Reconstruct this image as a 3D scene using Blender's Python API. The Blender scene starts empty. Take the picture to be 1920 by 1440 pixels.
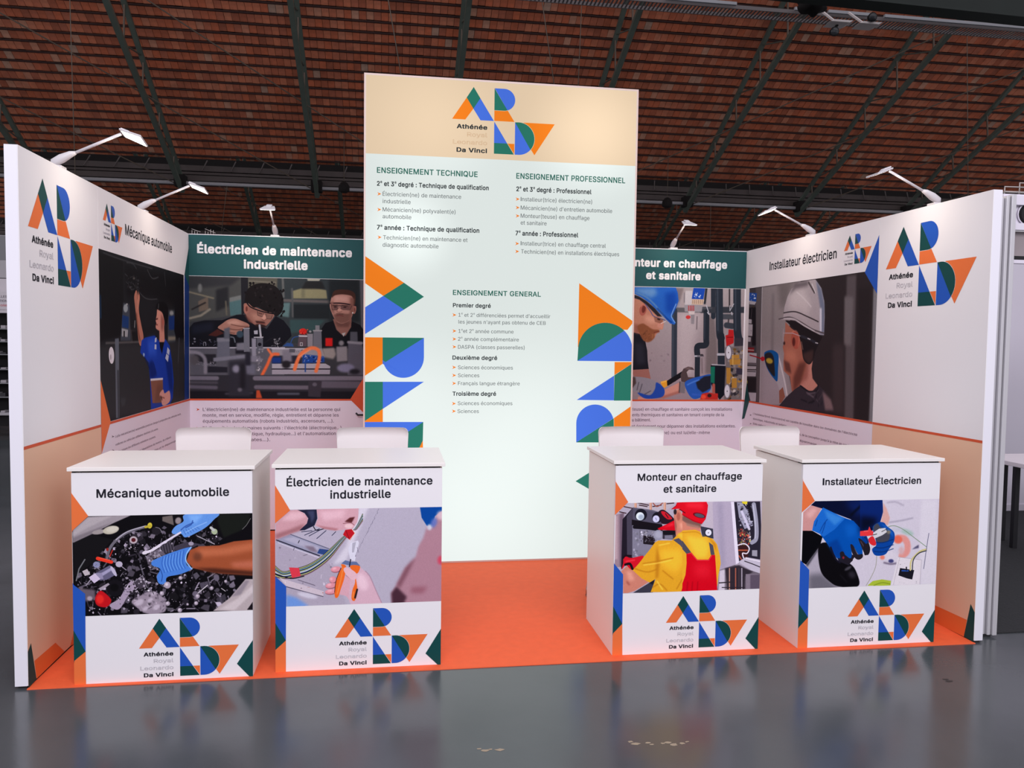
import bpy, bmesh, math, random
import numpy as np
from mathutils import Vector, Matrix
from mathutils.geometry import delaunay_2d_cdt

# ---------------------------------------------------------------- camera
CP = (1.66864, -3.91534, 1.64499, 0.14987, -0.05338, 0.01294, 1491.01481)
CX, CY, CZ, YAW, PIT, ROL, FPX = CP
CAM = np.array([CX, CY, CZ])
FW = np.array([math.sin(YAW)*math.cos(PIT), math.cos(YAW)*math.cos(PIT), math.sin(PIT)])
_r = np.array([math.cos(YAW), -math.sin(YAW), 0.0]); _u = np.cross(_r, FW)
RT = math.cos(ROL)*_r + math.sin(ROL)*_u
UP = -math.sin(ROL)*_r + math.cos(ROL)*_u
sc = bpy.context.scene
col = sc.collection
cd = bpy.data.cameras.new('camera'); cam = bpy.data.objects.new('camera', cd); col.objects.link(cam)
cd.sensor_width = 36; cd.lens = FPX/1920*36; cd.clip_end = 300
cam.matrix_world = Matrix(((RT[0], UP[0], -FW[0], CX), (RT[1], UP[1], -FW[1], CY), (RT[2], UP[2], -FW[2], CZ), (0, 0, 0, 1)))
sc.camera = cam
# ---------------------------------------------------------------- light of the hall
w = bpy.data.worlds.new('hall_daylight'); sc.world = w; w.use_nodes = True
bg = w.node_tree.nodes['Background']; bg.inputs[0].default_value = (0.95, 0.92, 1.0, 1); bg.inputs[1].default_value = 0.74
def area_light(name, loc, target, size, power, color, size_y=None):
    l = bpy.data.lights.new(name, 'AREA'); l.energy = power; l.color = color; l.size = size
    if size_y: l.shape = 'RECTANGLE'; l.size_y = size_y
    o = bpy.data.objects.new(name, l); o.location = loc
    o.rotation_euler = (Vector(target)-Vector(loc)).to_track_quat('-Z', 'Y').to_euler(); col.objects.link(o); return o
# added soft fill light for the stand front, unseen above and behind the camera
area_light('front_fill', (2.2, -6.2, 5.2), (2.4, 0.3, 0.8), 8.0, 500, (0.95, 0.92, 1.0), 2.6)
sc.view_settings.view_transform = 'Standard'; sc.view_settings.look = 'None'
sc.view_settings.gamma = 1; sc.view_settings.use_curve_mapping = False
sc.view_settings.exposure = 0.0

# ---------------------------------------------------------------- helpers
random.seed(4)
def ray(px, py): return FW + RT*((px-960)/FPX) - UP*((py-720)/FPX)
def hit(px, py, ax, val):
    d = ray(px, py); return CAM + d*((val-CAM[ax])/d[ax])
def proj(P):
    X = np.asarray(P, float)-CAM; z = X@FW
    return 960+FPX*(X@RT)/z, 720-FPX*(X@UP)/z, z
def lin(c):
    return tuple((v/255/12.92 if v/255 <= .04045 else ((v/255+.055)/1.055)**2.4) for v in c)
MATS = {}
def mat(name, rgb, rough=0.5, metal=0.0, emit=0, spec=0.5, noise=0, nscale=8, bump=0, k=1.0):
    if name in MATS: return MATS[name]
    m = bpy.data.materials.new(name); m.use_nodes = True; nt = m.node_tree
    b = nt.nodes['Principled BSDF']; c = tuple(min(v*k, 1) for v in lin(rgb)) + (1,)
    b.inputs['Base Color'].default_value = c; b.inputs['Roughness'].default_value = rough
    b.inputs['Metallic'].default_value = metal; b.inputs['Specular IOR Level'].default_value = spec
    if emit: b.inputs['Emission Color'].default_value = c; b.inputs['Emission Strength'].default_value = emit
    if noise or bump:
        tc = nt.nodes.new('ShaderNodeTexCoord'); n = nt.nodes.new('ShaderNodeTexNoise')
        n.inputs['Scale'].default_value = nscale; n.inputs['Detail'].default_value = 6
        nt.links.new(tc.outputs['Object'], n.inputs['Vector'])
        if noise:
            mx = nt.nodes.new('ShaderNodeMix'); mx.data_type = 'RGBA'; mx.blend_type = 'MULTIPLY'
            mr = nt.nodes.new('ShaderNodeMapRange'); mr.inputs['To Min'].default_value = 1-noise; mr.inputs['To Max'].default_value = 1+noise*.4
            nt.links.new(n.outputs['Fac'], mr.inputs['Value'])
            mx.inputs[0].default_value = 1; mx.inputs[6].default_value = c
            nt.links.new(mr.outputs[0], mx.inputs[7]); nt.links.new(mx.outputs[2], b.inputs['Base Color'])
        if bump:
            bp = nt.nodes.new('ShaderNodeBump'); bp.inputs['Strength'].default_value = bump; bp.inputs['Distance'].default_value = .01
            nt.links.new(n.outputs['Fac'], bp.inputs['Height']); nt.links.new(bp.outputs[0], b.inputs['Normal'])
    MATS[name] = m; return m

ORG = {}
def wloc(o): return ORG.get(o.name, (0, 0, 0)) if o else (0, 0, 0)
def mk(name, verts, faces, m, parent=None, bevel=0, smooth=False):
    """one mesh object from world-space vertices; stored in its parent's frame"""
    L = wloc(parent)
    me = bpy.data.meshes.new(name)
    me.from_pydata([(v[0]-L[0], v[1]-L[1], v[2]-L[2]) for v in verts], [], faces); me.validate()
    if m: me.materials.append(m)
    o = bpy.data.objects.new(name, me); col.objects.link(o)
    if parent: o.parent = parent
    ORG[o.name] = L
    if bevel:
        b = o.modifiers.new('bevel', 'BEVEL'); b.width = bevel; b.segments = 2; b.limit_method = 'ANGLE'
    if smooth:
        for p in me.polygons: p.use_smooth = True
    return o
BF = [(0, 3, 2, 1), (4, 5, 6, 7), (0, 1, 5, 4), (1, 2, 6, 5), (2, 3, 7, 6), (3, 0, 4, 7)]
def boxv(x0, x1, y0, y1, z0, z1):
    return [(x0, y0, z0), (x1, y0, z0), (x1, y1, z0), (x0, y1, z0), (x0, y0, z1), (x1, y0, z1), (x1, y1, z1), (x0, y1, z1)]
def box(name, x0, x1, y0, y1, z0, z1, m, parent=None, bevel=0.0015):
    return mk(name, boxv(x0, x1, y0, y1, z0, z1), BF, m, parent, bevel)
def multi(name, boxes, m, parent=None, bevel=0):
    V, F = [], []
    for b in boxes:
        n = len(V); V += boxv(*b) if len(b) == 6 else b; F += [tuple(i+n for i in f) for f in BF]
    return mk(name, V, F, m, parent, bevel)
def obar(a, b, wx, wz, up=(0, 0, 1)):
    """8 corners of a bar from a to b"""
    a, b = Vector(a), Vector(b); d = (b-a).normalized(); s = d.cross(Vector(up))
    s = s.normalized() if s.length > 1e-6 else Vector((1, 0, 0)); t = s.cross(d)
    o = []
    for q in (a, b):
        o += [q - s*wx/2 - t*wz/2, q + s*wx/2 - t*wz/2, q + s*wx/2 + t*wz/2, q - s*wx/2 + t*wz/2]
    return o
def tubev(pts, r, n=8, V=None, F=None):
    V = [] if V is None else V; F = [] if F is None else F
    rs = r if isinstance(r, (list, tuple)) else [r]*len(pts); base = len(V); P = [Vector(p) for p in pts]
    ref = Vector((0, 0, 1)) if abs((P[1]-P[0]).normalized().z) < .9 else Vector((0, 1, 0))
    for i, p in enumerate(P):
        d = (P[min(i+1, len(P)-1)]-P[max(i-1, 0)]).normalized(); s = d.cross(ref).normalized(); t = s.cross(d)
        for k in range(n):
            a = 2*math.pi*k/n; V.append(tuple(p + (s*math.cos(a)+t*math.sin(a))*rs[i]))
    for i in range(len(P)-1):
        for k in range(n):
            a = base+i*n+k; b = base+i*n+(k+1) % n; F.append((a, b, b+n, a+n))
    F.append(tuple(base+k for k in range(n))[::-1]); F.append(tuple(base+(len(P)-1)*n+k for k in range(n)))
    return V, F
def tube(name, pts, r, m, parent=None, n=8):
    V, F = tubev(pts, r, n); return mk(name, V, F, m, parent, smooth=True)
def thing(name, label, cat, loc=(0, 0, 0), group=None):
    o = bpy.data.objects.new(name, None); o.location = loc; o.empty_display_size = .1; col.objects.link(o)
    ORG[o.name] = tuple(loc); tag(o, label, cat, group); return o
def tag(o, label, cat, group=None):
    o['label'] = label; o['category'] = cat
    if group: o['group'] = group
    return o
def struct(o): o['kind'] = 'structure'; return o

# ---------------------------------------------------------------- flat print on a plane
class Plane:
    """O origin, U right, V up, N out of the face, W/H size; axis ax = val holds the face"""
    def __init__(s, O, U, V, N, W, H, ax, obj):
        s.O, s.U, s.V, s.N = map(lambda q: np.array(q, float), (O, U, V, N)); s.W, s.H, s.ax, s.obj = W, H, ax, obj
    def st(s, px, py):
        P = hit(px, py, s.ax, s.O[s.ax])-s.O; return float(P@s.U), float(P@s.V)
    def w(s, a, b, k=1): return tuple(s.O + s.U*a + s.V*b + s.N*(0.0004*k))
class Crop:
    """reads positions off an enlarged view of the photograph: origin and scale"""
    def __init__(s, ox, oy, sc): s.o = (ox, oy, sc)
    def __call__(s, x, y): return s.o[0]+x/s.o[2], s.o[1]+y/s.o[2]
def shape(pl, pts, m, k=1, name='printed_shape', crop=None, clamp=True, st=False):
    q = pts if st else [pl.st(*(crop(*p) if crop else p)) for p in pts]
    if clamp: q = [(min(max(a, 0), pl.W), min(max(b, 0), pl.H)) for a, b in q]
    ar = sum(q[i][0]*q[(i+1) % len(q)][1]-q[(i+1) % len(q)][0]*q[i][1] for i in range(len(q)))
    if ar < 0: q = q[::-1]
    if len(set(q)) < 3: return None
    return mk(name, [pl.w(a, b, k) for a, b in q], [tuple(range(len(q)))], m, pl.obj)
# lettering in the sans typeface that ships with Blender; the built-in one if it is missing
FONT = None
try:
    import os
    FONT = bpy.data.fonts.load(os.path.join(bpy.utils.system_resource('DATAFILES'), 'fonts', 'Inter.woff2'))
except Exception: FONT = None
def glyphs(txt, bold=0.0, outline=0.0, res=4):
    """mesh of a line of lettering in the built-in typeface, size 1; returns verts, faces"""
    cu = bpy.data.curves.new('t', 'FONT'); cu.body = txt; cu.font = FONT or cu.font; cu.resolution_u = res; cu.size = 1
    if outline: cu.fill_mode = 'NONE'; cu.bevel_depth = outline; cu.bevel_resolution = 0
    else: cu.fill_mode = 'FRONT'
    o = bpy.data.objects.new('t', cu); me = bpy.data.meshes.new_from_object(o)
    V = np.array([v.co[:] for v in me.vertices]).reshape(-1, 3); F = [tuple(p.vertices) for p in me.polygons]
    bpy.data.objects.remove(o); bpy.data.curves.remove(cu); bpy.data.meshes.remove(me)
    return V, F
_adv, _gly = {}, {}
def advance(t, bold=0):
    if t == 'I': t = 'l'
    if t not in _adv:
        a = glyphs(t+'|')[0][:, 0].max(); b = glyphs('|')[0][:, 0].max(); _adv[t] = a-b
    return _adv[t]
def glyph(ch):
    """filled outline of one character: constrained triangulation, winding decides what is inside"""
    if ch in _gly: return _gly[ch]
    if ch == 'I':   # plain stem, as wide as a small l and as tall as a capital
        l, h = glyph('l')[0], glyph('H')[0][:, 1].max(); x1 = l[:, 0].min()+.092
        _gly[ch] = (np.array([(x1-.092, 0, 0), (x1, 0, 0), (x1, h, 0), (x1-.092, h, 0)]), [(0, 1, 2, 3)]); return _gly[ch]
    cu = bpy.data.curves.new('t', 'FONT'); cu.body = ch; cu.font = FONT or cu.font; cu.resolution_u = 4; cu.size = 1; cu.fill_mode = 'NONE'
    o = bpy.data.objects.new('t', cu); me = bpy.data.meshes.new_from_object(o)
    V = [v.co.to_2d() for v in me.vertices]; E = [tuple(e.vertices) for e in me.edges]
    bpy.data.objects.remove(o); bpy.data.curves.remove(cu); bpy.data.meshes.remove(me)
    if not V: _gly[ch] = (np.zeros((0, 3)), []); return _gly[ch]
    E = [(a, b) if b == a+1 else ((b, a) if a == b+1 else (max(a, b), min(a, b))) for a, b in E]   # along each contour, then back to its start
    r = delaunay_2d_cdt(V, E, [], 0, 1e-6); P = np.array([(v.x, v.y) for v in r[0]]); A = np.array([V[a] for a, _ in E]); B = np.array([V[b] for _, b in E]); F = []
    for f in r[2]:
        c = P[list(f)].mean(0); up = (A[:, 1] <= c[1]) & (B[:, 1] > c[1]); dn = (A[:, 1] > c[1]) & (B[:, 1] <= c[1])
        with np.errstate(divide='ignore', invalid='ignore'): x = A[:, 0]+(c[1]-A[:, 1])*(B[:, 0]-A[:, 0])/(B[:, 1]-A[:, 1])
        if int((up & (x > c[0])).sum())-int((dn & (x > c[0])).sum()): F.append(tuple(f))
    _gly[ch] = (np.hstack([P, np.zeros((len(P), 1))]), F); return _gly[ch]
def line_mesh(txt, bold=0.0, outline=0.0):
    if outline: return glyphs(txt, 0, outline)
    V, F, x, sup, n = [], [], 0.0, False, 0
    for ch in txt:
        if ch == '^': sup = True; continue
        k = .6 if sup else 1; v, f = glyph(ch)
        if len(v):
            if bold:   # heavier weight: the same glyph overprinted around itself
                B = bold; nv = len(v); sh = [(0, 0), (B, 0), (-B, 0)] if B < .011 else [(0, 0), (B, B), (-B, B), (B, -B), (-B, -B), (B*1.2, 0), (-B*1.2, 0)]
                v = np.vstack([v+np.array([p, q, .0004*i]) for i, (p, q) in enumerate(sh)]); f = [tuple(q+nv*i for q in ff) for i in range(len(sh)) for ff in f]
            v = v*np.array([k, k, 1])+np.array([x, .32 if sup else 0, 0]); V.append(v); F += [tuple(q+n for q in ff) for ff in f]; n += len(v)
        x += (advance(ch)+bold*1.2)*k; sup = False
    return np.vstack(V), F
CAPH = None
def text(pl, txt, a, b, cap, m, crop=None, bold=0.0, outline=0.0, k=2, acc=None):
    """a, b: where the baseline begins and ends in the photograph, cap: capital height there"""
    global CAPH
    if CAPH is None: CAPH = glyphs('H')[0][:, 1].max()
    c = crop or (lambda x, y: (x, y))
    s0, t0 = pl.st(*c(*a)); s1, t1 = pl.st(*c(*b)); s2, t2 = pl.st(*c(a[0], a[1]-cap)); h = abs(t2-t0); t0 = (t0+t1)/2
    V, F = line_mesh(txt, bold, outline); x0, x1 = V[:, 0].min(), V[:, 0].max()
    kx = (s1-s0)/(x1-x0); ky = h/CAPH
    W = [pl.w(s0+(v[0]-x0)*kx, t0+v[1]*ky, k+v[2]*100) for v in V]
    if acc is not None:
        n = len(acc[0]); acc[0].extend(W); acc[1].extend(tuple(q+n for q in f) for f in F); return
    return mk('lettering', W, F, m, pl.obj)
def chevron(pl, x, y, size, m, crop, acc=None):
    q = [pl.st(*crop(x+dx*size, y+dy*size)) for dx, dy in ((-.5, -.45), (.55, 0), (-.5, .45), (-.15, 0))]
    W = [pl.w(a, b, 2) for a, b in q]
    n = len(acc[0]); acc[0].extend(W); acc[1].extend([(n, n+3, n+1), (n+3, n+2, n+1)])
def flush(acc, m, pl, name='lettering'):
    if acc[0]: return mk(name, acc[0], acc[1], m, pl.obj)

def arc(cx, cy, r, a0, a1, n=14): return [(cx+r*math.cos(math.radians(a0+(a1-a0)*i/n)), cy+r*math.sin(math.radians(a0+(a1-a0)*i/n))) for i in range(n+1)]
def logo(pl, junc, top, mats, flat=None):
    """the school's emblem; junc = where the four letters meet, top = top left of the second letter (in the photograph)"""
    O_, G_, B_, K_, L_ = mats
    s0, t0 = pl.st(*junc); _, t1 = pl.st(*top); u = (t1-t0)/200
    def S(pts, m, k=2):
        q = [(s0+x*u, t0-y*u) for x, y in pts]; shape(pl, q, m, k, 'emblem_piece', st=True, clamp=False)
    S([(-128, -200), (-86, -134), (-129, -68), (-171, -134)], G_)
    S([(-171, -134), (-129, -68), (-178, 0), (-260, 0)], O_)
    S([(-86, -134), (0, 0), (-84, 0), (-129, -68)], B_)
    S([(2, -200), (84, -70), (75, -67), (65, -66), (2, -66)], G_)
    S([(3, -200)] + arc(65, -133, 67, -90, 73), B_)
    S([(2, -64), (68, -64), (86, -68), (129, -1), (2, -1)], O_)
    S([(2, 3), (2, 134), (85, 134)], B_)
    S([(2, 134), (85, 134), (128, 200), (2, 200)], G_)
    S([(87, 134), (130, 134), (130, 198)], O_)
    S([(133, 1)] + arc(157, 100, 100, -90, 41)[0:], G_)
    S([(133, 1)] + arc(157, 100, 100, 41, 90) + [(133, 200)], B_)
    S([(385, 0), (258, 198), (238, 168)] + arc(157, 100, 102, 40, -74) + [(190, 0)], O_)
    acc = ([], []); acc2 = ([], [])
    for txt, xa, yb, out in (('Athénée', -231, 55, 0), ('Royal', -166, 102, 1), ('Leonardo', -253, 150, 1), ('Da Vinci', -231, 198, 0)):
        V, F = line_mesh(txt, 0.0 if out else 0.026, 0.009 if out else 0); x0, x1 = V[:, 0].min(), V[:, 0].max()
        kx = (-41-xa)/(x1-x0); ky = 36/.73
        A = acc2 if out else acc; n = len(A[0])
        A[0].extend(pl.w(s0+(xa+(v[0]-x0)*kx)*u, t0+(-yb+v[1]*ky)*u, 2+v[2]*100) for v in V); A[1].extend(tuple(q+n for q in f) for f in F)
    flush(acc, K_, pl); flush(acc2, L_, pl)
# ---------------------------------------------------------------- painter for the printed photographs
def blurm(a, r):
    r = int(round(r))
    if r < 1: return a
    for _ in range(2):
        for ax in (0, 1):
            p = np.pad(a, [(r+1, r) if i == ax else (0, 0) for i in range(2)], mode='edge')
            c = np.cumsum(p, axis=ax)
            a = (c[2*r+1:]-c[:-2*r-1])/(2*r+1) if ax == 0 else (c[:, 2*r+1:]-c[:, :-2*r-1])/(2*r+1)
    return a
def catmull(P, closed=True, k=6):
    P = np.array(P, float); n = len(P); out = []
    for i in range(n if closed else n-1):
        if closed: a, b, c, d = P[i-1], P[i], P[(i+1) % n], P[(i+2) % n]
        else: a, b, c, d = P[max(i-1, 0)], P[i], P[i+1], P[min(i+2, n-1)]
        for j in range(k):
            t = j/k; out.append(.5*((2*b)+(c-a)*t+(2*a-5*b+4*c-d)*t*t+(3*b-a-3*c+d)*t**3))
    if not closed: out.append(P[-1])
    return np.array(out)
class Canvas:
    def __init__(s, pl, s0, s1, t0, t1, width):
        s.pl, s.r = pl, (s0, s1, t0, t1); s.Wd = width; s.Hd = int(width*(t1-t0)/(s1-s0))
        s.im = np.zeros((s.Hd, s.Wd, 3)); s.c = None
    def crop(s, *a):
        s.c = Crop(*a)
        return s
    def T(s, P):
        s0, s1, t0, t1 = s.r; o = []
        for p in P:
            a, b = s.pl.st(*s.c(*p)); o.append(((a-s0)/(s1-s0)*s.Wd, (b-t0)/(t1-t0)*s.Hd))
        return np.array(o)
    def scl(s, p):
        a = s.T([(p[0]-10, p[1]), (p[0]+10, p[1]), (p[0], p[1]-10), (p[0], p[1]+10)])
        return math.sqrt(np.hypot(*(a[1]-a[0]))*np.hypot(*(a[3]-a[2])))/20
    def comp(s, m, x0, y0, colr, a, blur):
        h, w_ = m.shape
        if blur > .7:
            q = int(blur*2)+2; xx0, yy0 = max(x0-q, 0), max(y0-q, 0); xx1, yy1 = min(x0+w_+q, s.Wd), min(y0+h+q, s.Hd)
            M = np.zeros((yy1-yy0, xx1-xx0)); M[y0-yy0:y0-yy0+h, x0-xx0:x0-xx0+w_] = m
            # keep colour running off the picture's edge
            if x0 == 0: pass
            m = blurm(M, blur); x0, y0 = xx0, yy0; h, w_ = m.shape
        m = (m*a)[..., None]; R = s.im[y0:y0+h, x0:x0+w_]
        s.im[y0:y0+h, x0:x0+w_] = R*(1-m)+np.array(colr, float)*m
    def fill(s, colr): s.im[:] = colr
    def grad(s, c0, c1, vertical=True):
        t = np.linspace(0, 1, s.Hd if vertical else s.Wd)[:, None]; g = np.array(c0)*(1-t)+np.array(c1)*t
        s.im[:] = g[:, None, :] if vertical else g[None]
    def p(s, colr, pts, blur=0, sm=False, a=1):
        """filled outline"""
        if blur: blur *= s.scl(pts[0])
        Q = s.T(pts)
        if sm: Q = catmull(Q)
        x0, y0 = np.floor(Q.min(0)).astype(int)-1; x1, y1 = np.ceil(Q.max(0)).astype(int)+1
        x0, y0 = max(x0, 0), max(y0, 0); x1, y1 = min(x1, s.Wd), min(y1, s.Hd)
        if x1 <= x0 or y1 <= y0: return
        S = 3; ys = y0+(np.arange((y1-y0)*S)+.5)/S; acc = np.zeros((len(ys), x1-x0)); xs = np.arange(x0, x1)[None]
        for i in range(len(Q)):
            (ax, ay), (bx, by) = Q[i], Q[(i+1) % len(Q)]
            if ay == by: continue
            lo, hi, sg = (ay, by, 1) if ay < by else (by, ay, -1)
            r0, r1 = np.searchsorted(ys, lo), np.searchsorted(ys, hi)
            if r1 <= r0: continue
            xc = ax+(ys[r0:r1]-ay)*(bx-ax)/(by-ay)
            acc[r0:r1] += sg*np.clip(xs+1-xc[:, None], 0, 1)
        m = np.clip(np.abs(acc), 0, 1).reshape(y1-y0, S, -1).mean(1); s.comp(m, x0, y0, colr, a, blur)
    def l(s, colr, pts, wd, blur=0, sm=False, a=1):
        """stroke"""
        k = s.scl(pts[0]); wd = wd*k/2; blur *= k; Q = s.T(pts)
        if sm: Q = catmull(Q, False)
        x0, y0 = np.floor(Q.min(0)-wd).astype(int)-1; x1, y1 = np.ceil(Q.max(0)+wd).astype(int)+2
        x0, y0 = max(x0, 0), max(y0, 0); x1, y1 = min(x1, s.Wd), min(y1, s.Hd)
        if x1 <= x0 or y1 <= y0: return
        m = np.zeros((y1-y0, x1-x0))
        for A, B in zip(Q[:-1], Q[1:]):
            u0, v0 = int(max(min(A[0], B[0])-wd-1, x0)), int(max(min(A[1], B[1])-wd-1, y0))
            u1, v1 = int(min(max(A[0], B[0])+wd+2, x1)), int(min(max(A[1], B[1])+wd+2, y1))
            if u1 <= u0 or v1 <= v0: continue
            X, Y = np.meshgrid(np.arange(u0, u1)+.5, np.arange(v0, v1)+.5); d = B-A; L = d@d+1e-9
            t = np.clip(((X-A[0])*d[0]+(Y-A[1])*d[1])/L, 0, 1); D = np.hypot(X-A[0]-t*d[0], Y-A[1]-t*d[1])
            sub = m[v0-y0:v1-y0, u0-x0:u1-x0]; np.maximum(sub, np.clip(wd-D+.5, 0, 1)*min(1, wd*2+.3), out=sub)
        s.comp(m, x0, y0, colr, a, blur)
    def e(s, colr, c, rx, ry, rot=0, blur=0, a=1):
        r = math.radians(rot)
        s.p(colr, [(c[0]+rx*math.cos(t)*math.cos(r)-ry*math.sin(t)*math.sin(r), c[1]+rx*math.cos(t)*math.sin(r)+ry*math.sin(t)*math.cos(r)) for t in np.linspace(0, 2*math.pi, 22)[:-1]], blur, a=a)
    def clutter(s, seed, n, reg, pal, size, kinds='ple', blur=0):
        """small machine parts strewn inside an outline's bounding box"""
        R = random.Random(seed); x0, x1 = min(p[0] for p in reg), max(p[0] for p in reg); y0, y1 = min(p[1] for p in reg), max(p[1] for p in reg)
        for _ in range(n):
            x, y = R.uniform(x0, x1), R.uniform(y0, y1); inside = False; j = len(reg)-1
            for i in range(len(reg)):
                (xi, yi), (xj, yj) = reg[i], reg[j]
                if (yi > y) != (yj > y) and x < (xj-xi)*(y-yi)/(yj-yi)+xi: inside = not inside
                j = i
            if not inside: continue
            c = R.choice(pal); f = R.uniform(.75, 1.2); c = tuple(min(255, q*f) for q in c); z = R.uniform(*size); kd = R.choice(kinds); an = R.uniform(0, 3.14)
            if kd == 'p': s.p(c, [(x+z*math.cos(an+q)*R.uniform(.4, 1), y+z*math.sin(an+q)*R.uniform(.4, 1)) for q in (0, 1.5, 3, 4.6)], blur)
            elif kd == 'l': s.l(c, [(x-z*math.cos(an), y-z*math.sin(an)), (x+z*math.cos(an), y+z*math.sin(an))], z*.28, blur)
            else: s.e(c, (x, y), z*.6, z*.45, math.degrees(an), blur)
    def done(s, name, gain=1.0, grain=.012, label=None, seen=None):
        rs = np.random.RandomState(5); n = blurm(rs.randn(s.Hd, s.Wd), 1)*3; im = s.im*(1+grain*n[..., None])
        v = np.clip(im/255, 0, 1)**1.1; L = np.where(v <= .04045, v/12.92, ((v+.055)/1.055)**2.4)
        sn = np.array(lin(seen or (222, 212, 228))); sn = sn*.2+sn.mean()*.8; L = np.clip(L*gain*.8/sn, 0, .9)
        V = np.where(L <= .0031308, L*12.92, 1.055*L**(1/2.4)-.055)
        im4 = np.ones((s.Hd, s.Wd, 4), np.float32); im4[..., :3] = V
        img = bpy.data.images.new(name, s.Wd, s.Hd); img.pixels.foreach_set(im4.ravel()); img.update(); img.pack()
        m = bpy.data.materials.new(name); m.use_nodes = True; nt = m.node_tree; b = nt.nodes['Principled BSDF']
        t = nt.nodes.new('ShaderNodeTexImage'); t.image = img; t.extension = 'EXTEND'; nt.links.new(t.outputs[0], b.inputs['Base Color'])
        b.inputs['Roughness'].default_value = .6; b.inputs['Specular IOR Level'].default_value = .05
        s0, s1, t0, t1 = s.r; pl = s.pl
        o = mk('photo_print', [pl.w(a, b_, 1) for a, b_ in ((s0, t0), (s1, t0), (s1, t1), (s0, t1))], [(0, 1, 2, 3)], m, pl.obj)
        uv = o.data.uv_layers.new(name='uv')
        for i, c in enumerate(((0, 0), (1, 0), (1, 1), (0, 1))): uv.data[i].uv = c
        if label: o['label'] = label
        return o
def rect(pl, pts, crop):
    q = [pl.st(*crop(*p)) for p in pts]; return (max(0, (q[0][0]+q[3][0])/2), min(pl.W, (q[1][0]+q[2][0])/2), (q[2][1]+q[3][1])/2, (q[0][1]+q[1][1])/2)
OR, GR_, WH = (225, 110, 55), (60, 58, 66), (205, 198, 212)
def photo_engine(pl, r):
    c = Canvas(pl, *r, 780); c.fill((15, 12, 18)); c.crop(130, 950, 6.857)
    reg = [(330, 700), (560, 420), (800, 280), (1200, 250), (1900, 300), (2100, 850), (2150, 1300), (300, 1400), (100, 1100), (60, 900)]
    c.clutter(3, 500, reg, [(38, 34, 42), (58, 52, 62), (30, 28, 34), (84, 78, 90), (20, 18, 24), (110, 102, 116)], (14, 70), 'pple', 1)
    c.clutter(4, 500, reg, [(120, 110, 126), (92, 84, 98), (165, 150, 168), (200, 188, 205), (18, 15, 20), (16, 14, 18)], (6, 24), 'ppl', 1)
    c.clutter(30, 60, reg, [(52, 46, 56), (72, 66, 78), (30, 27, 33), (96, 88, 102)], (50, 110), 'pple', 4)
    c.clutter(31, 150, reg, [(150, 138, 156), (120, 110, 126), (176, 164, 182), (12, 10, 14), (20, 17, 22)], (26, 62), 'ppl', 2)
    c.clutter(32, 260, reg, [(120, 110, 126), (20, 18, 22), (190, 178, 196), (60, 54, 64)], (7, 20), 'pl', 1)
    c.p((160, 150, 157), [(45, 300), (240, 130), (800, 108), (560, 215), (300, 345), (45, 465)], 3)
    c.p((176, 166, 172), [(45, 330), (240, 140), (560, 120), (240, 270), (45, 380)], 8)
    c.p((130, 120, 128), [(45, 400), (300, 300), (560, 200), (300, 345), (45, 465)], 8)
    c.e((160, 150, 152), (380, 325), 90, 30, -10, 4); c.e((192, 184, 170), (535, 300), 105, 52, -12, 3); c.e((205, 198, 186), (555, 290), 80, 34, -12, 5)
    c.p((24, 22, 26), [(50, 470), (300, 360), (560, 420), (430, 560), (330, 700), (60, 900)], 3)
    c.l((112, 106, 118), [(485, 660), (525, 530), (620, 415), (760, 325), (985, 255)], 36, 1, True); c.l((185, 178, 192), [(600, 425), (750, 320), (975, 250)], 12, 1, True)
    c.e((210, 192, 70), (1035, 242), 30, 38, 10, 1); c.l((190, 170, 60), [(980, 262), (1040, 250)], 30)
    c.l((228, 62, 42), [(365, 665), (540, 712)], 46); c.l((240, 95, 70), [(380, 655), (520, 690)], 10); c.l((190, 50, 40), [(555, 560), (520, 640)], 14); c.e((150, 45, 38), (490, 550), 16, 22)
    c.p((105, 100, 128), [(330, 860), (520, 752), (590, 800), (605, 870), (480, 940), (390, 950)]); c.p((165, 158, 190), [(400, 860), (540, 780), (560, 810), (430, 890)], 4); c.e((190, 182, 205), (570, 830), 22, 75, -30)
    c.p((205, 190, 216), [(250, 910), (330, 855), (400, 930), (320, 985)]); c.p((150, 142, 172), [(330, 855), (420, 850), (440, 930), (400, 930)])
    c.e((140, 140, 175), (350, 745), 45, 40); c.clutter(5, 16, [(300, 690), (420, 690), (420, 800), (300, 800)], [(200, 200, 225), (60, 60, 80)], (5, 12))
    c.p((190, 178, 185), [(165, 830), (230, 800), (270, 870), (200, 890)]); c.e((185, 175, 195), (640, 740), 45, 38); c.l((120, 120, 125), [(90, 950), (125, 800), (200, 680)], 16)
    c.e((24, 21, 28), (590, 1045), 112, 108, 0, 3); c.e((14, 12, 16), (580, 1040), 55, 50, 0, 6); c.p((168, 155, 170), [(380, 1050), (500, 980), (520, 1000), (400, 1085)], 2)
    c.p((108, 96, 108), [(80, 1040), (330, 1070), (340, 1190), (205, 1220)], 12); c.e((170, 155, 168), (262, 1180), 34, 30, 0, 5)
    c.p((190, 24, 34), [(330, 1180), (380, 1090), (440, 1095), (540, 1200), (480, 1290), (360, 1270)], 3, True); c.e((225, 48, 44), (395, 1190), 48, 58, 0, 8)
    c.p((168, 152, 174), [(520, 1260), (640, 1180), (720, 1050), (800, 955), (860, 1040), (760, 1140), (650, 1310), (560, 1310)], 1, True); c.clutter(8, 40, [(540, 1260), (720, 1060), (820, 990), (850, 1050), (660, 1300)], [(205, 192, 210), (110, 100, 118)], (8, 20))
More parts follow.
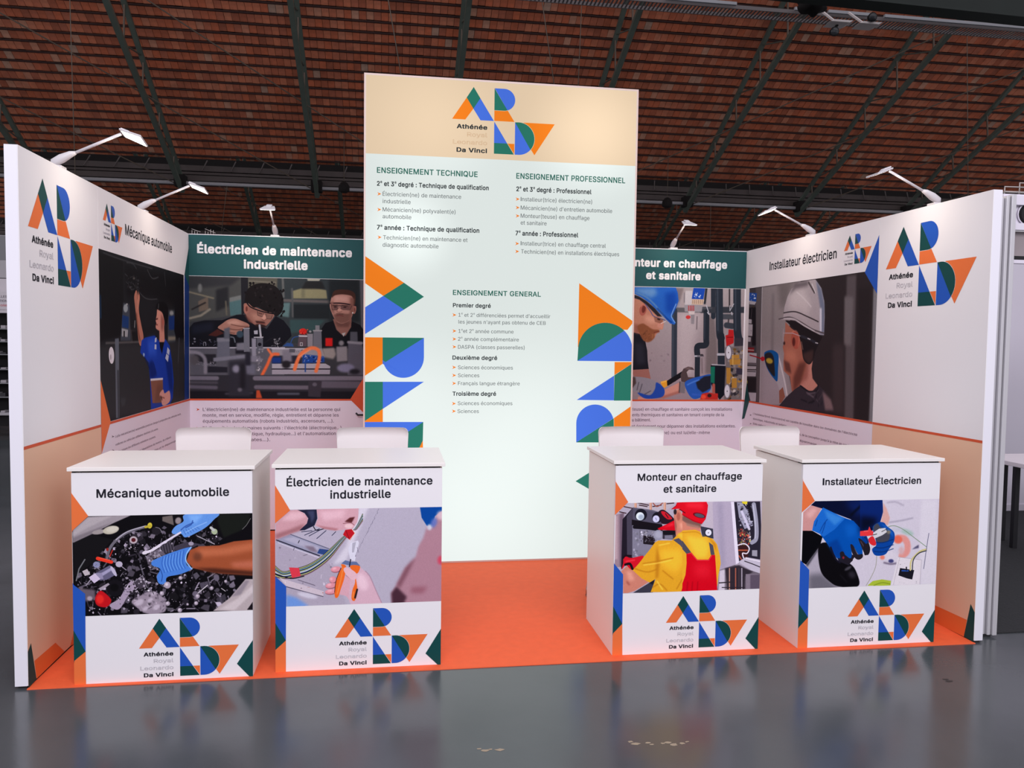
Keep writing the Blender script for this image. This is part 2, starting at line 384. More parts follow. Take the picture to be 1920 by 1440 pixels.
    c.p((74, 66, 78), [(830, 960), (940, 880), (1000, 960), (980, 1040), (900, 1060)]); c.l((150, 142, 156), [(840, 965), (940, 885), (1000, 1040)], 8)
    c.p((156, 142, 157), [(800, 1215), (900, 1150), (1060, 1085), (1200, 1160), (1240, 1240), (1220, 1355), (1000, 1375), (860, 1290)], 6, True)
    c.clutter(77, 60, [(820, 1200), (1060, 1090), (1220, 1180), (1210, 1350), (880, 1300)], [(196, 182, 198), (120, 108, 122), (176, 160, 176), (90, 80, 94)], (10, 34), 'ple', 3)
    for x, y, q in ((900, 1230, 60), (1040, 1200, 40), (1120, 1290, 50), (980, 1310, 40), (1080, 1120, 34)): c.e((192, 178, 194), (x, y), q, q*.6, -30, 9)
    c.p((108, 98, 112), [(980, 640), (1050, 590), (1170, 530), (1240, 620), (1120, 800), (1040, 820)]); c.clutter(6, 50, [(980, 640), (1050, 590), (1230, 520), (1240, 640), (1110, 800), (1040, 815)], [(170, 160, 176), (60, 54, 64), (210, 200, 214)], (8, 26), 'pl')
    c.l((222, 212, 226), [(955, 597), (1050, 568), (1240, 450)], 36); c.e((222, 212, 226), (975, 590), 36, 24, -20)
    c.e((185, 170, 178), (825, 428), 52, 48); c.e((92, 34, 42), (825, 428), 28, 26); c.clutter(9, 26, [(700, 460), (900, 460), (880, 600), (720, 560)], [(200, 188, 200), (130, 120, 134)], (5, 16))
    c.e((40, 36, 44), (1120, 310), 60, 52); c.l((150, 142, 155), [(1110, 265), (1160, 280), (1190, 330)], 6, 0, True)
    c.clutter(78, 90, [(640, 1040), (830, 940), (1000, 900), (1180, 1000), (1190, 1090), (900, 1140), (740, 1180)], [(150, 138, 154), (206, 194, 210), (60, 54, 62), (26, 22, 28)], (10, 32), 'pl', 1)
    c.clutter(79, 70, [(980, 620), (1060, 590), (1180, 560), (1120, 800), (1040, 810)], [(180, 170, 188), (50, 45, 54), (128, 118, 132)], (10, 30), 'pl', 1)
    c.crop(300, 950, 6.857)
    c.p((112, 102, 100), [(30, 130), (160, 110), (180, 240), (30, 185)], 4); c.e((150, 138, 142), (235, 180), 40, 45, 20, 5)
    c.p((27, 30, 27), [(740, 100), (1160, 90), (1150, 200), (1050, 300), (820, 400), (740, 200)], 8); c.l((120, 118, 118), [(1060, 290), (1110, 240), (1165, 150)], 7, 1)
    c.e((60, 55, 66), (90, 530), 85, 60, 0, 1)
    for i in range(5): c.l((110, 102, 118), [(20+i*36, 470), (45+i*36, 590)], 6, 1)
    c.p((70, 64, 78), [(180, 510), (340, 450), (520, 480), (340, 560), (190, 560)]); c.e((160, 150, 170), (400, 475), 34, 26)
    c.l((218, 208, 226), [(-10, 498), (262, 332)], 26)
    c.p((104, 152, 222), [(330, 98), (745, 86), (690, 170), (600, 258), (480, 330), (330, 395), (272, 350), (190, 355), (150, 325), (200, 250), (300, 190)], 1, True)
    c.p((128, 174, 236), [(360, 110), (560, 100), (470, 200), (420, 220)], 18)
    for q in ([(270, 300), (330, 250), (430, 205)], [(420, 180), (400, 230), (330, 270)]): c.l((50, 84, 160), q, 12, 3, True)
    for i in range(6): c.l((62, 100, 178), [(300+i*34, 300-i*8), (330+i*36, 360-i*14)], 6, 2)
    c.l((160, 196, 245), [(330, 330), (480, 250), (600, 200)], 8, 4)
    c.l((218, 208, 226), [(150, 400), (262, 332)], 24)
    c.e((170, 180, 152), (700, 320), 40, 38, 30); c.l((190, 190, 190), [(655, 270), (690, 300)], 34); c.l((165, 158, 170), [(480, 378), (700, 480)], 12)
    c.p((80, 132, 212), [(-100, 700), (0, 650), (150, 588), (400, 520), (332, 640), (345, 750), (410, 800), (260, 868), (95, 905), (72, 985), (-10, 990), (-40, 900), (0, 800), (-100, 755)], 1, True)
    for i in range(8): c.l((48, 92, 178), [(40+i*38, 645-i*12), (26+i*38, 740-i*4), (60+i*38, 850-i*8)], 7, 3, True)
    for i in range(7): c.l((128, 178, 240), [(56+i*38, 645-i*12), (44+i*38, 740-i*4), (78+i*38, 840-i*8)], 6, 3, True)
    c.l((40, 76, 150), [(0, 800), (30, 880), (20, 960)], 9, 2, True)
    c.p((160, 84, 54), [(385, 560), (500, 510), (760, 498), (950, 445), (1195, 422), (1195, 885), (800, 862), (600, 830), (430, 792), (338, 700)], 3, False)
    c.p((188, 108, 76), [(500, 540), (800, 530), (1195, 460), (1195, 560), (900, 620), (600, 640), (400, 660)], 26); c.p((84, 42, 30), [(430, 790), (700, 790), (1195, 830), (1195, 885), (700, 855)], 18)
    c.p((188, 108, 84), [(900, 720), (1195, 690), (1195, 790), (950, 780)], 24); c.e((98, 54, 40), (480, 640), 60, 60, 0, 20, .7)
    c.l((150, 192, 242), [(400, 520), (345, 600), (335, 700), (410, 800)], 14, 1, True)
    c.p((182, 168, 172), [(680, 1340), (900, 1170), (1100, 930), (1195, 930), (1195, 1340)], 4); c.p((150, 138, 148), [(920, 1160), (1100, 945), (1150, 950), (1040, 1130)], 8); c.p((205, 192, 196), [(760, 1320), (1000, 1180), (1195, 1000), (1195, 1100), (960, 1330)], 12)
    c.p((30, 24, 30), [(1120, 1325), (1195, 1220), (1195, 1325)], 2)
    for x, y, q in ((265, 915, 26), (95, 1008, 45), (25, 1115, 30), (485, 1150, 28), (465, 1240, 26), (255, 1330, 30), (100, 1245, 30), (665, 1045, 24), (355, 1255, 16), (320, 878, 14), (845, 960, 20)): c.e((172, 158, 174), (x, y), q, q, 0, 3); c.e((215, 202, 216), (x-q*.2, y-q*.2), q*.45, q*.45, 0, 3)
    c.l((205, 196, 205), [(490, 1110), (610, 1010)], 12, 1); c.l((195, 186, 195), [(790, 1050), (840, 1085)], 9)
    return c.done('engine photo', seen=(225, 215, 230))
def photo_wires(pl, r):
    c = Canvas(pl, *r, 760); c.fill((176, 168, 186)); c.crop(510, 940, 7.2)
    c.p((168, 158, 176), [(50, 560), (650, 760), (900, 900), (1000, 1400), (40, 1400)], 20)
    c.p((205, 198, 212), [(1170, 90), (1300, 90), (1000, 800), (820, 860), (1000, 600)], 20)
    c.clutter(2, 60, [(60, 600), (650, 780), (900, 900), (800, 1300), (200, 1150)], [(150, 138, 158), (190, 180, 196)], (8, 30), 'pl', 3)
    c.p((150, 148, 172), [(60, 520), (250, 440), (770, 640), (650, 745), (60, 560)], 1); c.p((170, 165, 186), [(150, 510), (300, 480), (640, 620), (600, 680)], 8); c.p((128, 112, 130), [(430, 600), (560, 610), (620, 690), (520, 670)], 12)
    c.p((48, 72, 128), [(640, 640), (770, 655), (700, 722), (610, 700)], 1); c.l((50, 48, 66), [(60, 522), (640, 735)], 16, 1); c.l((196, 188, 205), [(80, 556), (650, 768)], 12, 1); c.l((78, 80, 104), [(250, 445), (770, 640)], 9, 1)
    c.l((30, 30, 40), [(370, 530), (355, 560)], 10); c.l((60, 56, 70), [(300, 630), (290, 660)], 6)
    for a in ([(400, 412), (540, 396)], [(440, 456), (640, 370)], [(500, 468), (660, 380)], [(605, 502), (730, 395)], [(810, 460), (860, 410)]): c.l((38, 42, 70), a, 9)
    c.l((30, 30, 44), [(560, 340), (600, 390), (700, 370)], 12, 0, True)
    cols = [(34, 36, 52), (196, 196, 130), (40, 44, 60), (150, 178, 160), (58, 92, 150), (30, 32, 44), (188, 186, 96), (110, 140, 190), (222, 216, 222), (40, 60, 110), (28, 28, 40), (84, 110, 110), (206, 190, 120), (40, 36, 48), (150, 120, 140)]
    for i, k in enumerate(cols):
        o = i*9
        c.l(k, [(40, 870+i*11), (150, 950+i*7), (300, 915+o*.9), (480, 860+o), (650, 760+o), (800, 630+o), (960, 480+i*5), (1080, 400), (1140, 340+i*3), (1224, 170+i*7)], 10, 0, True)
    c.l((20, 20, 30), [(40, 975), (250, 1040), (430, 1010)], 14, 0, True)
    c.p((206, 62, 78), [(230, 892), (365, 898), (388, 1008), (272, 1035)]); c.p((184, 26, 42), [(990, 385), (1075, 375), (1122, 430), (1055, 525), (958, 450)]); c.l((110, 20, 30), [(1000, 400), (1040, 500)], 7, 2)
    c.l((230, 210, 190), [(1085, 380), (1120, 430), (1050, 520)], 7)
    c.p((196, 150, 160), [(50, 305), (240, 120), (365, 112), (480, 200), (485, 280), (400, 385), (240, 440), (50, 515)], 2); c.p((216, 176, 186), [(120, 260), (260, 140), (400, 140), (460, 210), (300, 260)], 20); c.p((158, 108, 116), [(50, 440), (240, 380), (440, 300), (400, 385), (240, 440), (50, 515)], 18)
    c.p((202, 158, 170), [(600, 108), (1170, 92), (1165, 200), (1150, 280), (1090, 370), (1000, 382), (860, 395), (700, 370), (580, 330), (620, 230)], 2); c.p((218, 178, 190), [(640, 140), (1000, 110), (960, 220), (700, 260)], 24); c.p((172, 118, 126), [(600, 320), (700, 340), (900, 370), (860, 395), (700, 372)], 8)
    c.p((92, 42, 46), [(980, 275), (1050, 220), (1120, 210), (1075, 290)], 5); c.l((140, 90, 96), [(960, 300), (1060, 290), (1110, 320)], 8, 2, True); c.e((222, 186, 192), (1040, 335), 60, 30, 0, 6)
    c.p((34, 36, 60), [(345, 116), (602, 110), (612, 230), (575, 325), (440, 390), (370, 392), (470, 300), (490, 230), (440, 160)], 1); c.p((62, 66, 96), [(470, 130), (570, 125), (575, 220), (530, 300), (520, 220)], 12)
    c.p((208, 204, 220), [(1062, 560), (1160, 528), (1176, 560), (1140, 700), (1120, 805), (1055, 790), (1030, 640)], 1); c.p((172, 168, 184), [(1085, 565), (1135, 545), (1105, 690), (1080, 690)]); c.l((120, 116, 134), [(1150, 620), (1170, 690)], 6, 1)
    c.p((98, 112, 152), [(935, 840), (990, 795), (1060, 815), (1140, 815), (1190, 870), (1100, 880), (1045, 865)]); c.l((34, 32, 50), [(1062, 785), (1045, 880)], 14)
    c.p((206, 160, 174), [(930, 1060), (1000, 1010), (1100, 1060), (1224, 980), (1300, 1380), (1100, 1385), (1000, 1280), (900, 1240)], 3, True)
    for x, y, rx, ry in ((862, 915, 72, 40), (820, 1055, 50, 46), (792, 1135, 74, 38), (800, 1215, 88, 36)): c.e((150, 90, 104), (x+6, y+8), rx, ry, -8, 3); c.e((212, 142, 156), (x, y), rx-3, ry-4, -8, 2); c.e((228, 172, 184), (x-20, y-8), rx*.4, ry*.4, -8, 6)
    c.p((224, 106, 40), [(935, 850), (1000, 880), (975, 1040), (930, 1180), (892, 1290), (850, 1290), (848, 1150), (885, 1010), (940, 900)], 1, True); c.l((246, 146, 80), [(960, 900), (930, 1050), (880, 1250)], 12, 5, True); c.l((60, 30, 24), [(930, 900), (868, 1060), (845, 1230)], 8, 2, True)
    c.p((224, 106, 40), [(1055, 870), (1185, 875), (1165, 960), (1135, 1010), (1150, 1190), (1120, 1335), (1075, 1320), (1085, 1200), (1125, 1090), (1090, 960)], 1, True); c.l((34, 26, 30), [(1150, 1170), (1122, 1310)], 26, 3)
    c.p((216, 176, 188), [(968, 930), (1010, 890), (1150, 960), (1230, 1000), (1230, 1130), (1120, 1090), (1040, 1040)], 2, True); c.l((160, 110, 124), [(1000, 1000), (1080, 1060), (1200, 1130)], 7, 3, True); c.l((168, 116, 130), [(1120, 1110), (1160, 1200), (1224, 1280)], 7, 4, True)
    c.p((196, 182, 194), [(100, 1030), (700, 1215), (690, 1290), (190, 1140)], 2); c.l((62, 56, 78), [(190, 1152), (690, 1285)], 9, 1); c.l((90, 80, 100), [(350, 1060), (580, 1135)], 8, 2); c.clutter(11, 34, [(150, 1050), (690, 1210), (690, 1270), (200, 1130)], [(228, 216, 224), (140, 120, 136), (190, 110, 90)], (6, 16))
    c.p((110, 146, 208), [(185, 1260), (330, 1300), (520, 1430), (185, 1430)], 20); c.e((198, 192, 208), (480, 1270), 140, 34, 12, 12)
    c.crop(660, 940, 7.2)
    for i in range(26): t = i/26; c.l((128, 122, 142), [(365-330*t+random.uniform(-8, 8), 100+650*t), (358-330*t+random.uniform(-8, 8), 120+650*t)], random.uniform(3, 9), 1)
    c.p((170, 128, 143), [(1015, 330), (960, 500), (900, 600), (860, 750), (720, 900), (600, 1130), (530, 1240), (540, 1370), (1260, 1370), (1260, 100), (1150, 160), (1100, 330)], 14)
    c.p((128, 84, 98), [(600, 1130), (720, 900), (860, 750), (760, 960), (640, 1180)], 22); c.p((74, 44, 58), [(530, 1240), (600, 1150), (740, 1290), (700, 1370), (540, 1370)], 18); c.p((150, 96, 112), [(800, 1160), (1020, 1150), (960, 1240), (800, 1240)], 30); c.e((198, 74, 98), (1195, 795), 40, 60, 0, 14)
    c.p((8, 72, 152), [(915, 60), (1260, 60), (1210, 130), (1120, 200), (1080, 345), (1010, 330), (940, 220)], 3); c.e((104, 116, 180), (1105, 290), 40, 70, 20, 16); c.e((196, 194, 208), (1045, 350), 34, 40, 0, 12); c.e((206, 178, 190), (1195, 190), 50, 60, 0, 18)
    c.p((204, 168, 184), [(-10, 1000), (60, 875), (160, 930), (240, 1020), (320, 1200), (400, 1365), (400, 1400), (-10, 1400)], 3, True); c.l((160, 120, 140), [(180, 940), (245, 1020), (320, 1195), (398, 1365)], 8, 3, True); c.e((222, 190, 204), (140, 1090), 70, 120, -20, 24)
    c.p((224, 106, 40), [(-20, 870), (105, 875), (85, 960), (50, 1000), (72, 1190), (42, 1335), (-5, 1320), (5, 1200), (42, 1090), (20, 985)], 1, True); c.l((34, 26, 30), [(70, 1190), (42, 1300)], 24, 3); c.l((248, 150, 84), [(20, 1220), (14, 1300)], 10, 4); c.p((216, 176, 188), [(-112, 930), (-70, 890), (30, 945), (60, 990), (40, 1060), (-30, 1040)], 2, True)
    return c.done('wiring photo', seen=(214, 205, 224))
def photo_boiler(pl, r):
    c = Canvas(pl, *r, 700); c.fill((170, 160, 176)); c.crop(1150, 930, 7.58)
    c.p((150, 126, 137), [(15, 270), (150, 240), (130, 1010), (15, 1010)]); c.p((112, 92, 108), [(90, 260), (150, 240), (130, 1010), (90, 1000)], 10); c.p((178, 152, 160), [(20, 280), (60, 280), (60, 900), (20, 900)], 10)
    c.p((34, 27, 40), [(130, 330), (280, 160), (280, 870), (110, 1040)])
    c.p((178, 168, 178), [(150, 150), (280, 90), (900, 85), (720, 230), (520, 210), (280, 165)])
    for a in ([(150, 150), (270, 175)], [(90, 225), (180, 245)], [(340, 95), (500, 130)], [(370, 130), (480, 150)], [(560, 150), (680, 130)], [(760, 110), (860, 100)]): c.l((58, 34, 40), a, 14, 1)
    for x in (315, 530, 730): c.l((190, 136, 116), [(x, 90), (x, 190)], 34, 1); c.l((228, 190, 170), [(x-6, 90), (x-6, 190)], 8, 2)
    c.l((150, 80, 66), [(560, 95), (620, 150), (700, 100)], 14, 2, True)
    c.p((84, 80, 98), [(280, 160), (560, 200), (700, 240), (720, 385), (680, 405), (280, 345)]); c.p((72, 66, 82), [(190, 290), (280, 165), (270, 870), (195, 840)]); c.l((120, 116, 134), [(285, 165), (690, 235)], 6, 1)
    c.e((26, 24, 36), (392, 268), 86, 86); c.e((214, 222, 232), (380, 288), 58, 58); c.e((160, 170, 186), (395, 300), 40, 40, 0, 8); c.e((26, 24, 36), (625, 305), 74, 76); c.e((196, 194, 222), (607, 325), 48, 50); c.l((90, 80, 120), [(600, 310), (615, 345)], 6)
    c.p((24, 18, 26), [(262, 335), (695, 405), (700, 500), (262, 415)]); c.p((126, 122, 140), [(270, 415), (720, 505), (600, 650), (430, 880), (270, 875)])
    c.clutter(1, 60, [(270, 480), (500, 560), (420, 860), (275, 860)], [(116, 112, 130), (140, 136, 152)], (10, 30), 'p', 3)
    c.l((22, 18, 26), [(300, 440), (470, 450), (620, 470)], 50, 1); c.p((34, 26, 34), [(425, 555), (590, 590), (590, 700), (425, 680)]); c.clutter(2, 60, [(380, 470), (600, 520), (590, 660), (390, 640)], [(190, 184, 200), (110, 104, 118), (70, 64, 76)], (8, 26)); c.l((90, 84, 96), [(378, 480), (378, 610)], 6)
    c.e((142, 140, 158), (640, 555), 74, 74); c.e((160, 158, 176), (640, 550), 50, 50, 0, 10)
    c.p((56, 50, 64), [(700, 490), (900, 480), (900, 620), (700, 610)]); c.p((120, 116, 134), [(730, 560), (840, 555), (850, 610), (730, 610)]); c.p((24, 20, 28), [(700, 490), (880, 490), (880, 550), (710, 550)])
    c.p((40, 24, 36), [(640, 225), (720, 198), (860, 320), (850, 370), (740, 400), (680, 380), (650, 290)], 1, True); c.p((190, 30, 46), [(680, 220), (740, 228), (835, 318), (770, 330), (700, 270)], 1, True); c.l((30, 18, 28), [(740, 250), (780, 310)], 10)
    c.p((200, 8, 32), [(865, 345), (880, 490), (650, 482), (628, 462), (760, 400)], 1); c.p((224, 40, 58), [(700, 450), (850, 370), (860, 420)], 12)
    c.p((196, 126, 108), [(865, 230), (930, 180), (1000, 290), (1140, 360), (1140, 500), (1000, 490), (890, 570), (875, 420), (858, 300)], 1); c.p((226, 160, 140), [(935, 380), (1140, 400), (1140, 470), (960, 470)], 20); c.e((170, 96, 82), (925, 290), 26, 60, 0, 5); c.p((150, 90, 80), [(870, 300), (900, 420), (890, 560), (872, 420)], 6); c.e((44, 32, 38), (878, 225), 22, 40, 0, 3)
    c.p((118, 84, 74), [(985, 270), (1140, 340), (1140, 400), (1040, 375)], 4)
    c.p((204, 14, 34), [(905, 92), (1140, 84), (1140, 360), (1050, 295), (940, 180), (815, 190), (880, 148)]); c.l((120, 0, 16), [(940, 190), (1020, 235)], 14, 2); c.l((150, 4, 22), [(900, 130), (830, 185)], 8, 1)
    c.p((60, 58, 72), [(280, 1375), (500, 1240), (590, 1170), (560, 1375)]); c.p((32, 30, 42), [(510, 1240), (600, 1165), (560, 1260)], 3)
    c.p((192, 124, 108), [(110, 1070), (190, 995), (270, 1045), (500, 1225), (300, 1350), (200, 1380), (140, 1380), (138, 1120)], 2); c.p((214, 152, 136), [(180, 1060), (260, 1080), (300, 1200), (220, 1200)], 22); c.e((160, 88, 80), (210, 1240), 40, 14, 50, 8)
    yel = (212, 156, 40)
    c.p(yel, [(590, 660), (640, 632), (830, 632), (900, 560), (1000, 482), (1140, 486), (1140, 1365), (530, 1365), (600, 1180), (515, 1230), (400, 1170), (265, 1045), (420, 880), (520, 760)], 1)
    c.p((232, 184, 58), [(900, 540), (1140, 500), (1140, 700), (1000, 640)], 16); c.p((228, 178, 52), [(640, 760), (950, 740), (1020, 900), (900, 1100), (700, 1000)], 50); c.p((186, 124, 28), [(620, 700), (660, 900), (640, 1150), (600, 1180), (600, 900)], 16)
    for q in ([(420, 960), (620, 930), (850, 880)], [(300, 1030), (480, 1080), (620, 1040)], [(560, 1300), (660, 1250), (760, 1340)], [(700, 1060), (850, 1180)], [(900, 1320), (980, 1180)]): c.l((182, 120, 24), q, 14, 7, True)
    for q in ([(430, 980), (620, 955), (820, 910)], [(620, 1210), (700, 1330)], [(650, 700), (800, 670)]): c.l((244, 204, 84), q, 12, 7, True)
    c.p((82, 78, 94), [(848, 622), (930, 598), (1060, 720), (1110, 802), (1040, 812), (950, 700)])
    c.p((198, 4, 30), [(1040, 812), (1140, 800), (1140, 1360), (965, 1360), (1020, 1150), (1046, 950)]); c.l((230, 60, 80), [(1060, 815), (1130, 812)], 6, 1)
    c.p((198, 20, 42), [(120, 1045), (140, 950), (150, 850), (250, 880), (420, 850), (400, 910), (270, 1045), (180, 985)], 1, True); c.l((28, 16, 26), [(140, 880), (170, 850), (250, 850)], 26, 2, True); c.l((24, 16, 24), [(170, 975), (235, 965), (272, 1035)], 34, 1, True); c.l((226, 60, 76), [(180, 930), (300, 910)], 16, 6)
    c.crop(1280, 930, 7.58)
    c.p((182, 170, 184), [(345, 75), (440, 75), (440, 470), (270, 430), (330, 330)], 1); c.p((170, 158, 178), [(425, 85), (700, 78), (765, 965), (540, 1045), (500, 700), (440, 590)]); c.p((154, 144, 166), [(500, 90), (560, 85), (600, 1010), (540, 1040)], 30)
    c.p((42, 38, 52), [(725, 85), (1100, 78), (1115, 420), (1100, 920), (900, 890), (790, 960)])
    c.p((150, 148, 168), [(770, 90), (840, 90), (960, 260), (1000, 420), (880, 470), (800, 300)], 2); c.clutter(7, 60, [(780, 100), (1000, 120), (980, 460), (820, 440)], [(190, 186, 204), (60, 54, 70), (120, 114, 134), (30, 26, 38)], (10, 40), 'pl')
    c.l((150, 148, 166), [(1010, 120), (1045, 380), (1045, 600), (985, 660)], 60, 2, True); c.l((188, 186, 202), [(1000, 130), (1030, 380), (1030, 600)], 14, 4, True); c.l((196, 190, 212), [(840, 220), (945, 470)], 34, 1); c.l((28, 24, 36), [(940, 130), (980, 330)], 44, 2)
    c.clutter(8, 90, [(790, 470), (960, 470), (960, 700), (790, 700)], [(150, 60, 50), (190, 90, 70), (210, 204, 214), (80, 60, 60), (160, 150, 90)], (8, 26), 'ple')
    c.p((60, 30, 32), [(790, 700), (930, 700), (930, 880), (800, 860)], 4); c.l((178, 92, 66), [(795, 770), (920, 770)], 16, 1); c.l((176, 86, 64), [(800, 850), (850, 920)], 16)
    c.l((216, 206, 218), [(785, 700), (880, 678), (945, 740), (915, 815), (850, 815), (872, 895)], 17, 0, True); c.p((212, 196, 52), [(840, 78), (922, 78), (910, 122), (850, 105)]); c.p((150, 146, 160), [(985, 770), (1060, 770), (1060, 860), (985, 850)])
    c.p((184, 176, 192), [(790, 935), (900, 868), (1105, 905), (1100, 1105), (1000, 1085), (830, 960)]); c.l((40, 34, 44), [(880, 925), (990, 965), (1100, 1010)], 12, 1, True); c.l((220, 212, 224), [(900, 885), (1100, 930)], 12, 2)
    c.p((214, 206, 222), [(686, 82), (730, 82), (802, 950), (755, 968)])
    c.p((108, 98, 110), [(520, 1050), (740, 980), (1100, 1100), (1095, 1345), (490, 1345)]); c.p((50, 42, 52), [(600, 1030), (800, 980), (1000, 1080), (890, 1140), (880, 1340), (640, 1340)], 10); c.p((196, 186, 200), [(520, 1060), (600, 1040), (600, 1345), (505, 1345)], 10)
    for x, k in ((640, (60, 46, 52)), (665, (176, 130, 118)), (700, (54, 44, 54)), (752, (160, 92, 76)), (800, (70, 58, 66)), (840, (160, 150, 164)), (862, (50, 42, 52))): c.l(k, [(x, 1030), (x, 1345)], 17, 1)
    c.l((50, 42, 50), [(520, 1235), (720, 1220)], 16, 2); c.l((44, 36, 46), [(560, 1300), (880, 1300)], 12, 2); c.p((128, 116, 130), [(895, 1110), (1098, 1105), (1095, 1335), (900, 1335)], 2); c.p((92, 80, 96), [(960, 1120), (1098, 1115), (1095, 1335), (960, 1335)], 6)
    c.p((58, 58, 74), [(250, 428), (430, 465), (438, 605), (280, 585)]); c.e((30, 28, 42), (362, 520), 52, 56); c.e((212, 210, 228), (366, 520), 44, 46); c.e((90, 84, 100), (366, 522), 8, 8)
    c.p((198, 126, 108), [(-5, 330), (255, 410), (250, 510), (-5, 500)], 1); c.p((122, 88, 82), [(-5, 285), (265, 385), (250, 450), (100, 420), (-5, 345)], 5); c.p((160, 120, 108), [(40, 380), (240, 430), (240, 460), (60, 420)], 10)
    c.p((206, 14, 36), [(-5, 84), (338, 82), (360, 130), (350, 230), (325, 330), (272, 398), (150, 362), (-5, 265)]); c.p((226, 38, 56), [(40, 100), (280, 95), (300, 180), (60, 160)], 24); c.e((120, 4, 20), (235, 275), 92, 36, 14, 2); c.e((84, 80, 92), (238, 278), 72, 27, 14, 2); c.l((150, 4, 24), [(-5, 265), (150, 350), (270, 392)], 9, 3, True); c.l((60, 10, 20), [(-5, 215), (35, 240)], 10, 2)
    c.p((216, 162, 44), [(-5, 490), (180, 478), (250, 508), (280, 580), (330, 575), (430, 610), (490, 690), (530, 850), (540, 960), (510, 1110), (492, 1280), (470, 1300), (-5, 1300)], 1)
    c.p((236, 188, 62), [(40, 560), (330, 600), (380, 720), (340, 880), (200, 880), (120, 740)], 30); c.p((196, 128, 30), [(370, 590), (470, 680), (480, 800), (440, 700)], 8); c.l((190, 128, 28), [(-5, 520), (180, 510), (255, 540)], 9, 4, True)
    c.p((80, 76, 88), [(-5, 632), (60, 720), (120, 800), (55, 822), (-5, 755)]); c.p((80, 76, 88), [(372, 655), (430, 700), (455, 835), (400, 838)])
    c.p((198, 4, 30), [(52, 822), (122, 802), (208, 905), (365, 905), (408, 838), (460, 838), (482, 1180), (492, 1350), (-5, 1355), (-5, 1245), (40, 1120), (56, 950)]); c.l((228, 70, 90), [(70, 820), (120, 815), (205, 915), (370, 915), (415, 850)], 6, 1)
    for x in (60, 130, 205): c.l((160, 0, 22), [(x+10, 1220), (x, 1350)], 12, 6)
    c.p((224, 44, 62), [(150, 960), (380, 960), (400, 1150), (180, 1150)], 50, a=.5)
    return c.done('boiler photo', seen=(206, 200, 216))
def photo_pliers(pl, r):
    c = Canvas(pl, *r, 720); c.fill((208, 200, 214)); c.crop(1495, 930, 8)
    c.p((176, 168, 182), [(130, 1030), (330, 780), (640, 1360), (160, 1400)], 14); c.p((112, 108, 120), [(165, 1180), (370, 1160), (640, 1380), (165, 1400)], 40)
    c.p((6, 14, 50), [(200, 140), (268, 78), (1130, 58), (1130, 520), (960, 510), (800, 350), (380, 190)]); c.p((10, 34, 96), [(700, 75), (1130, 60), (1130, 300), (900, 300)], 50); c.l((2, 6, 26), [(800, 290), (960, 140)], 30, 14)
    c.p((202, 148, 146), [(60, 270), (210, 138), (362, 188), (262, 380), (212, 525), (60, 525)]); c.p((220, 172, 170), [(120, 280), (230, 180), (300, 200), (200, 340)], 24)
    c.p((6, 6, 12), [(55, 520), (225, 522), (380, 610), (340, 745), (130, 1030), (55, 985)], 2); c.p((58, 56, 66), [(130, 1030), (330, 750), (300, 830), (150, 1060)], 12)
    c.p((10, 8, 14), [(310, 800), (380, 700), (520, 740), (600, 960), (780, 1010), (880, 1130), (918, 1345), (640, 1360), (480, 1280), (350, 1120)], 3, True); c.e((78, 74, 84), (760, 1085), 60, 22, -30, 10); c.e((46, 42, 52), (820, 1180), 60, 50, 40, 20); c.l((34, 30, 40), [(640, 1180), (740, 1290)], 10, 8)
    blu = (0, 84, 174)
    c.p((36, 32, 46), [(520, 740), (620, 980), (770, 1040), (870, 900), (640, 800)], 2)
    c.p(blu, [(385, 172), (560, 268), (720, 332), (840, 372), (960, 500), (1040, 600), (1078, 680), (1060, 740), (990, 700), (935, 650), (975, 800), (980, 870), (930, 900), (860, 800), (800, 730), (820, 880), (800, 950), (700, 870), (640, 870), (640, 930), (590, 930), (450, 720), (340, 570), (222, 515), (250, 380)])
    c.p((28, 108, 200), [(385, 172), (716, 336), (560, 500), (395, 612), (340, 568), (222, 515), (256, 372)], 1); c.p((60, 136, 214), [(400, 210), (690, 335), (560, 440), (450, 330)], 18)
    for q in ([(450, 350), (390, 430), (340, 530)], [(420, 400), (400, 470), (370, 560)], [(300, 360), (270, 450)]): c.l((6, 62, 140), q, 10, 3, True)
    c.p((0, 66, 150), [(450, 720), (600, 640), (700, 860), (640, 930), (590, 930)], 20); c.p((10, 98, 190), [(700, 420), (860, 420), (900, 560), (760, 640)], 40)
    c.p((40, 34, 44), [(915, 640), (960, 650), (1050, 735), (1088, 760), (1085, 840), (1055, 885), (1005, 860), (960, 760)], 1, True); c.p((40, 34, 44), [(795, 730), (840, 745), (900, 870), (975, 870), (978, 920), (925, 955), (870, 935), (820, 850)], 1, True)
    c.p((36, 30, 42), [(640, 850), (690, 835), (740, 930), (825, 930), (825, 975), (760, 1012), (705, 985), (650, 920)], 1, True); c.l((90, 82, 92), [(860, 790), (900, 870)], 10, 4); c.l((110, 84, 88), [(950, 680), (1000, 760)], 9, 4); c.e((150, 40, 60), (690, 925), 16, 20, 0, 4)
    c.l((24, 20, 40), [(500, 770), (570, 940), (640, 1000)], 24, 3, True); c.l((0, 50, 124), [(1020, 600), (1078, 680)], 12, 4)
    c.crop(1620, 930, 8)
    c.p((8, 40, 112), [(-60, 62), (276, 52), (288, 240), (240, 400), (140, 460), (-60, 560)], 1); c.p((4, 10, 40), [(-60, 300), (200, 330), (160, 440), (-60, 560)], 40)
    c.l((180, 172, 188), [(350, 100), (470, 88), (590, 140)], 24, 8, True); c.l((168, 160, 178), [(380, 395), (550, 370), (730, 330)], 20, 8, True); c.p((220, 214, 224), [(860, 60), (1100, 60), (1080, 1330), (860, 1330), (830, 700)], 20, a=.7)
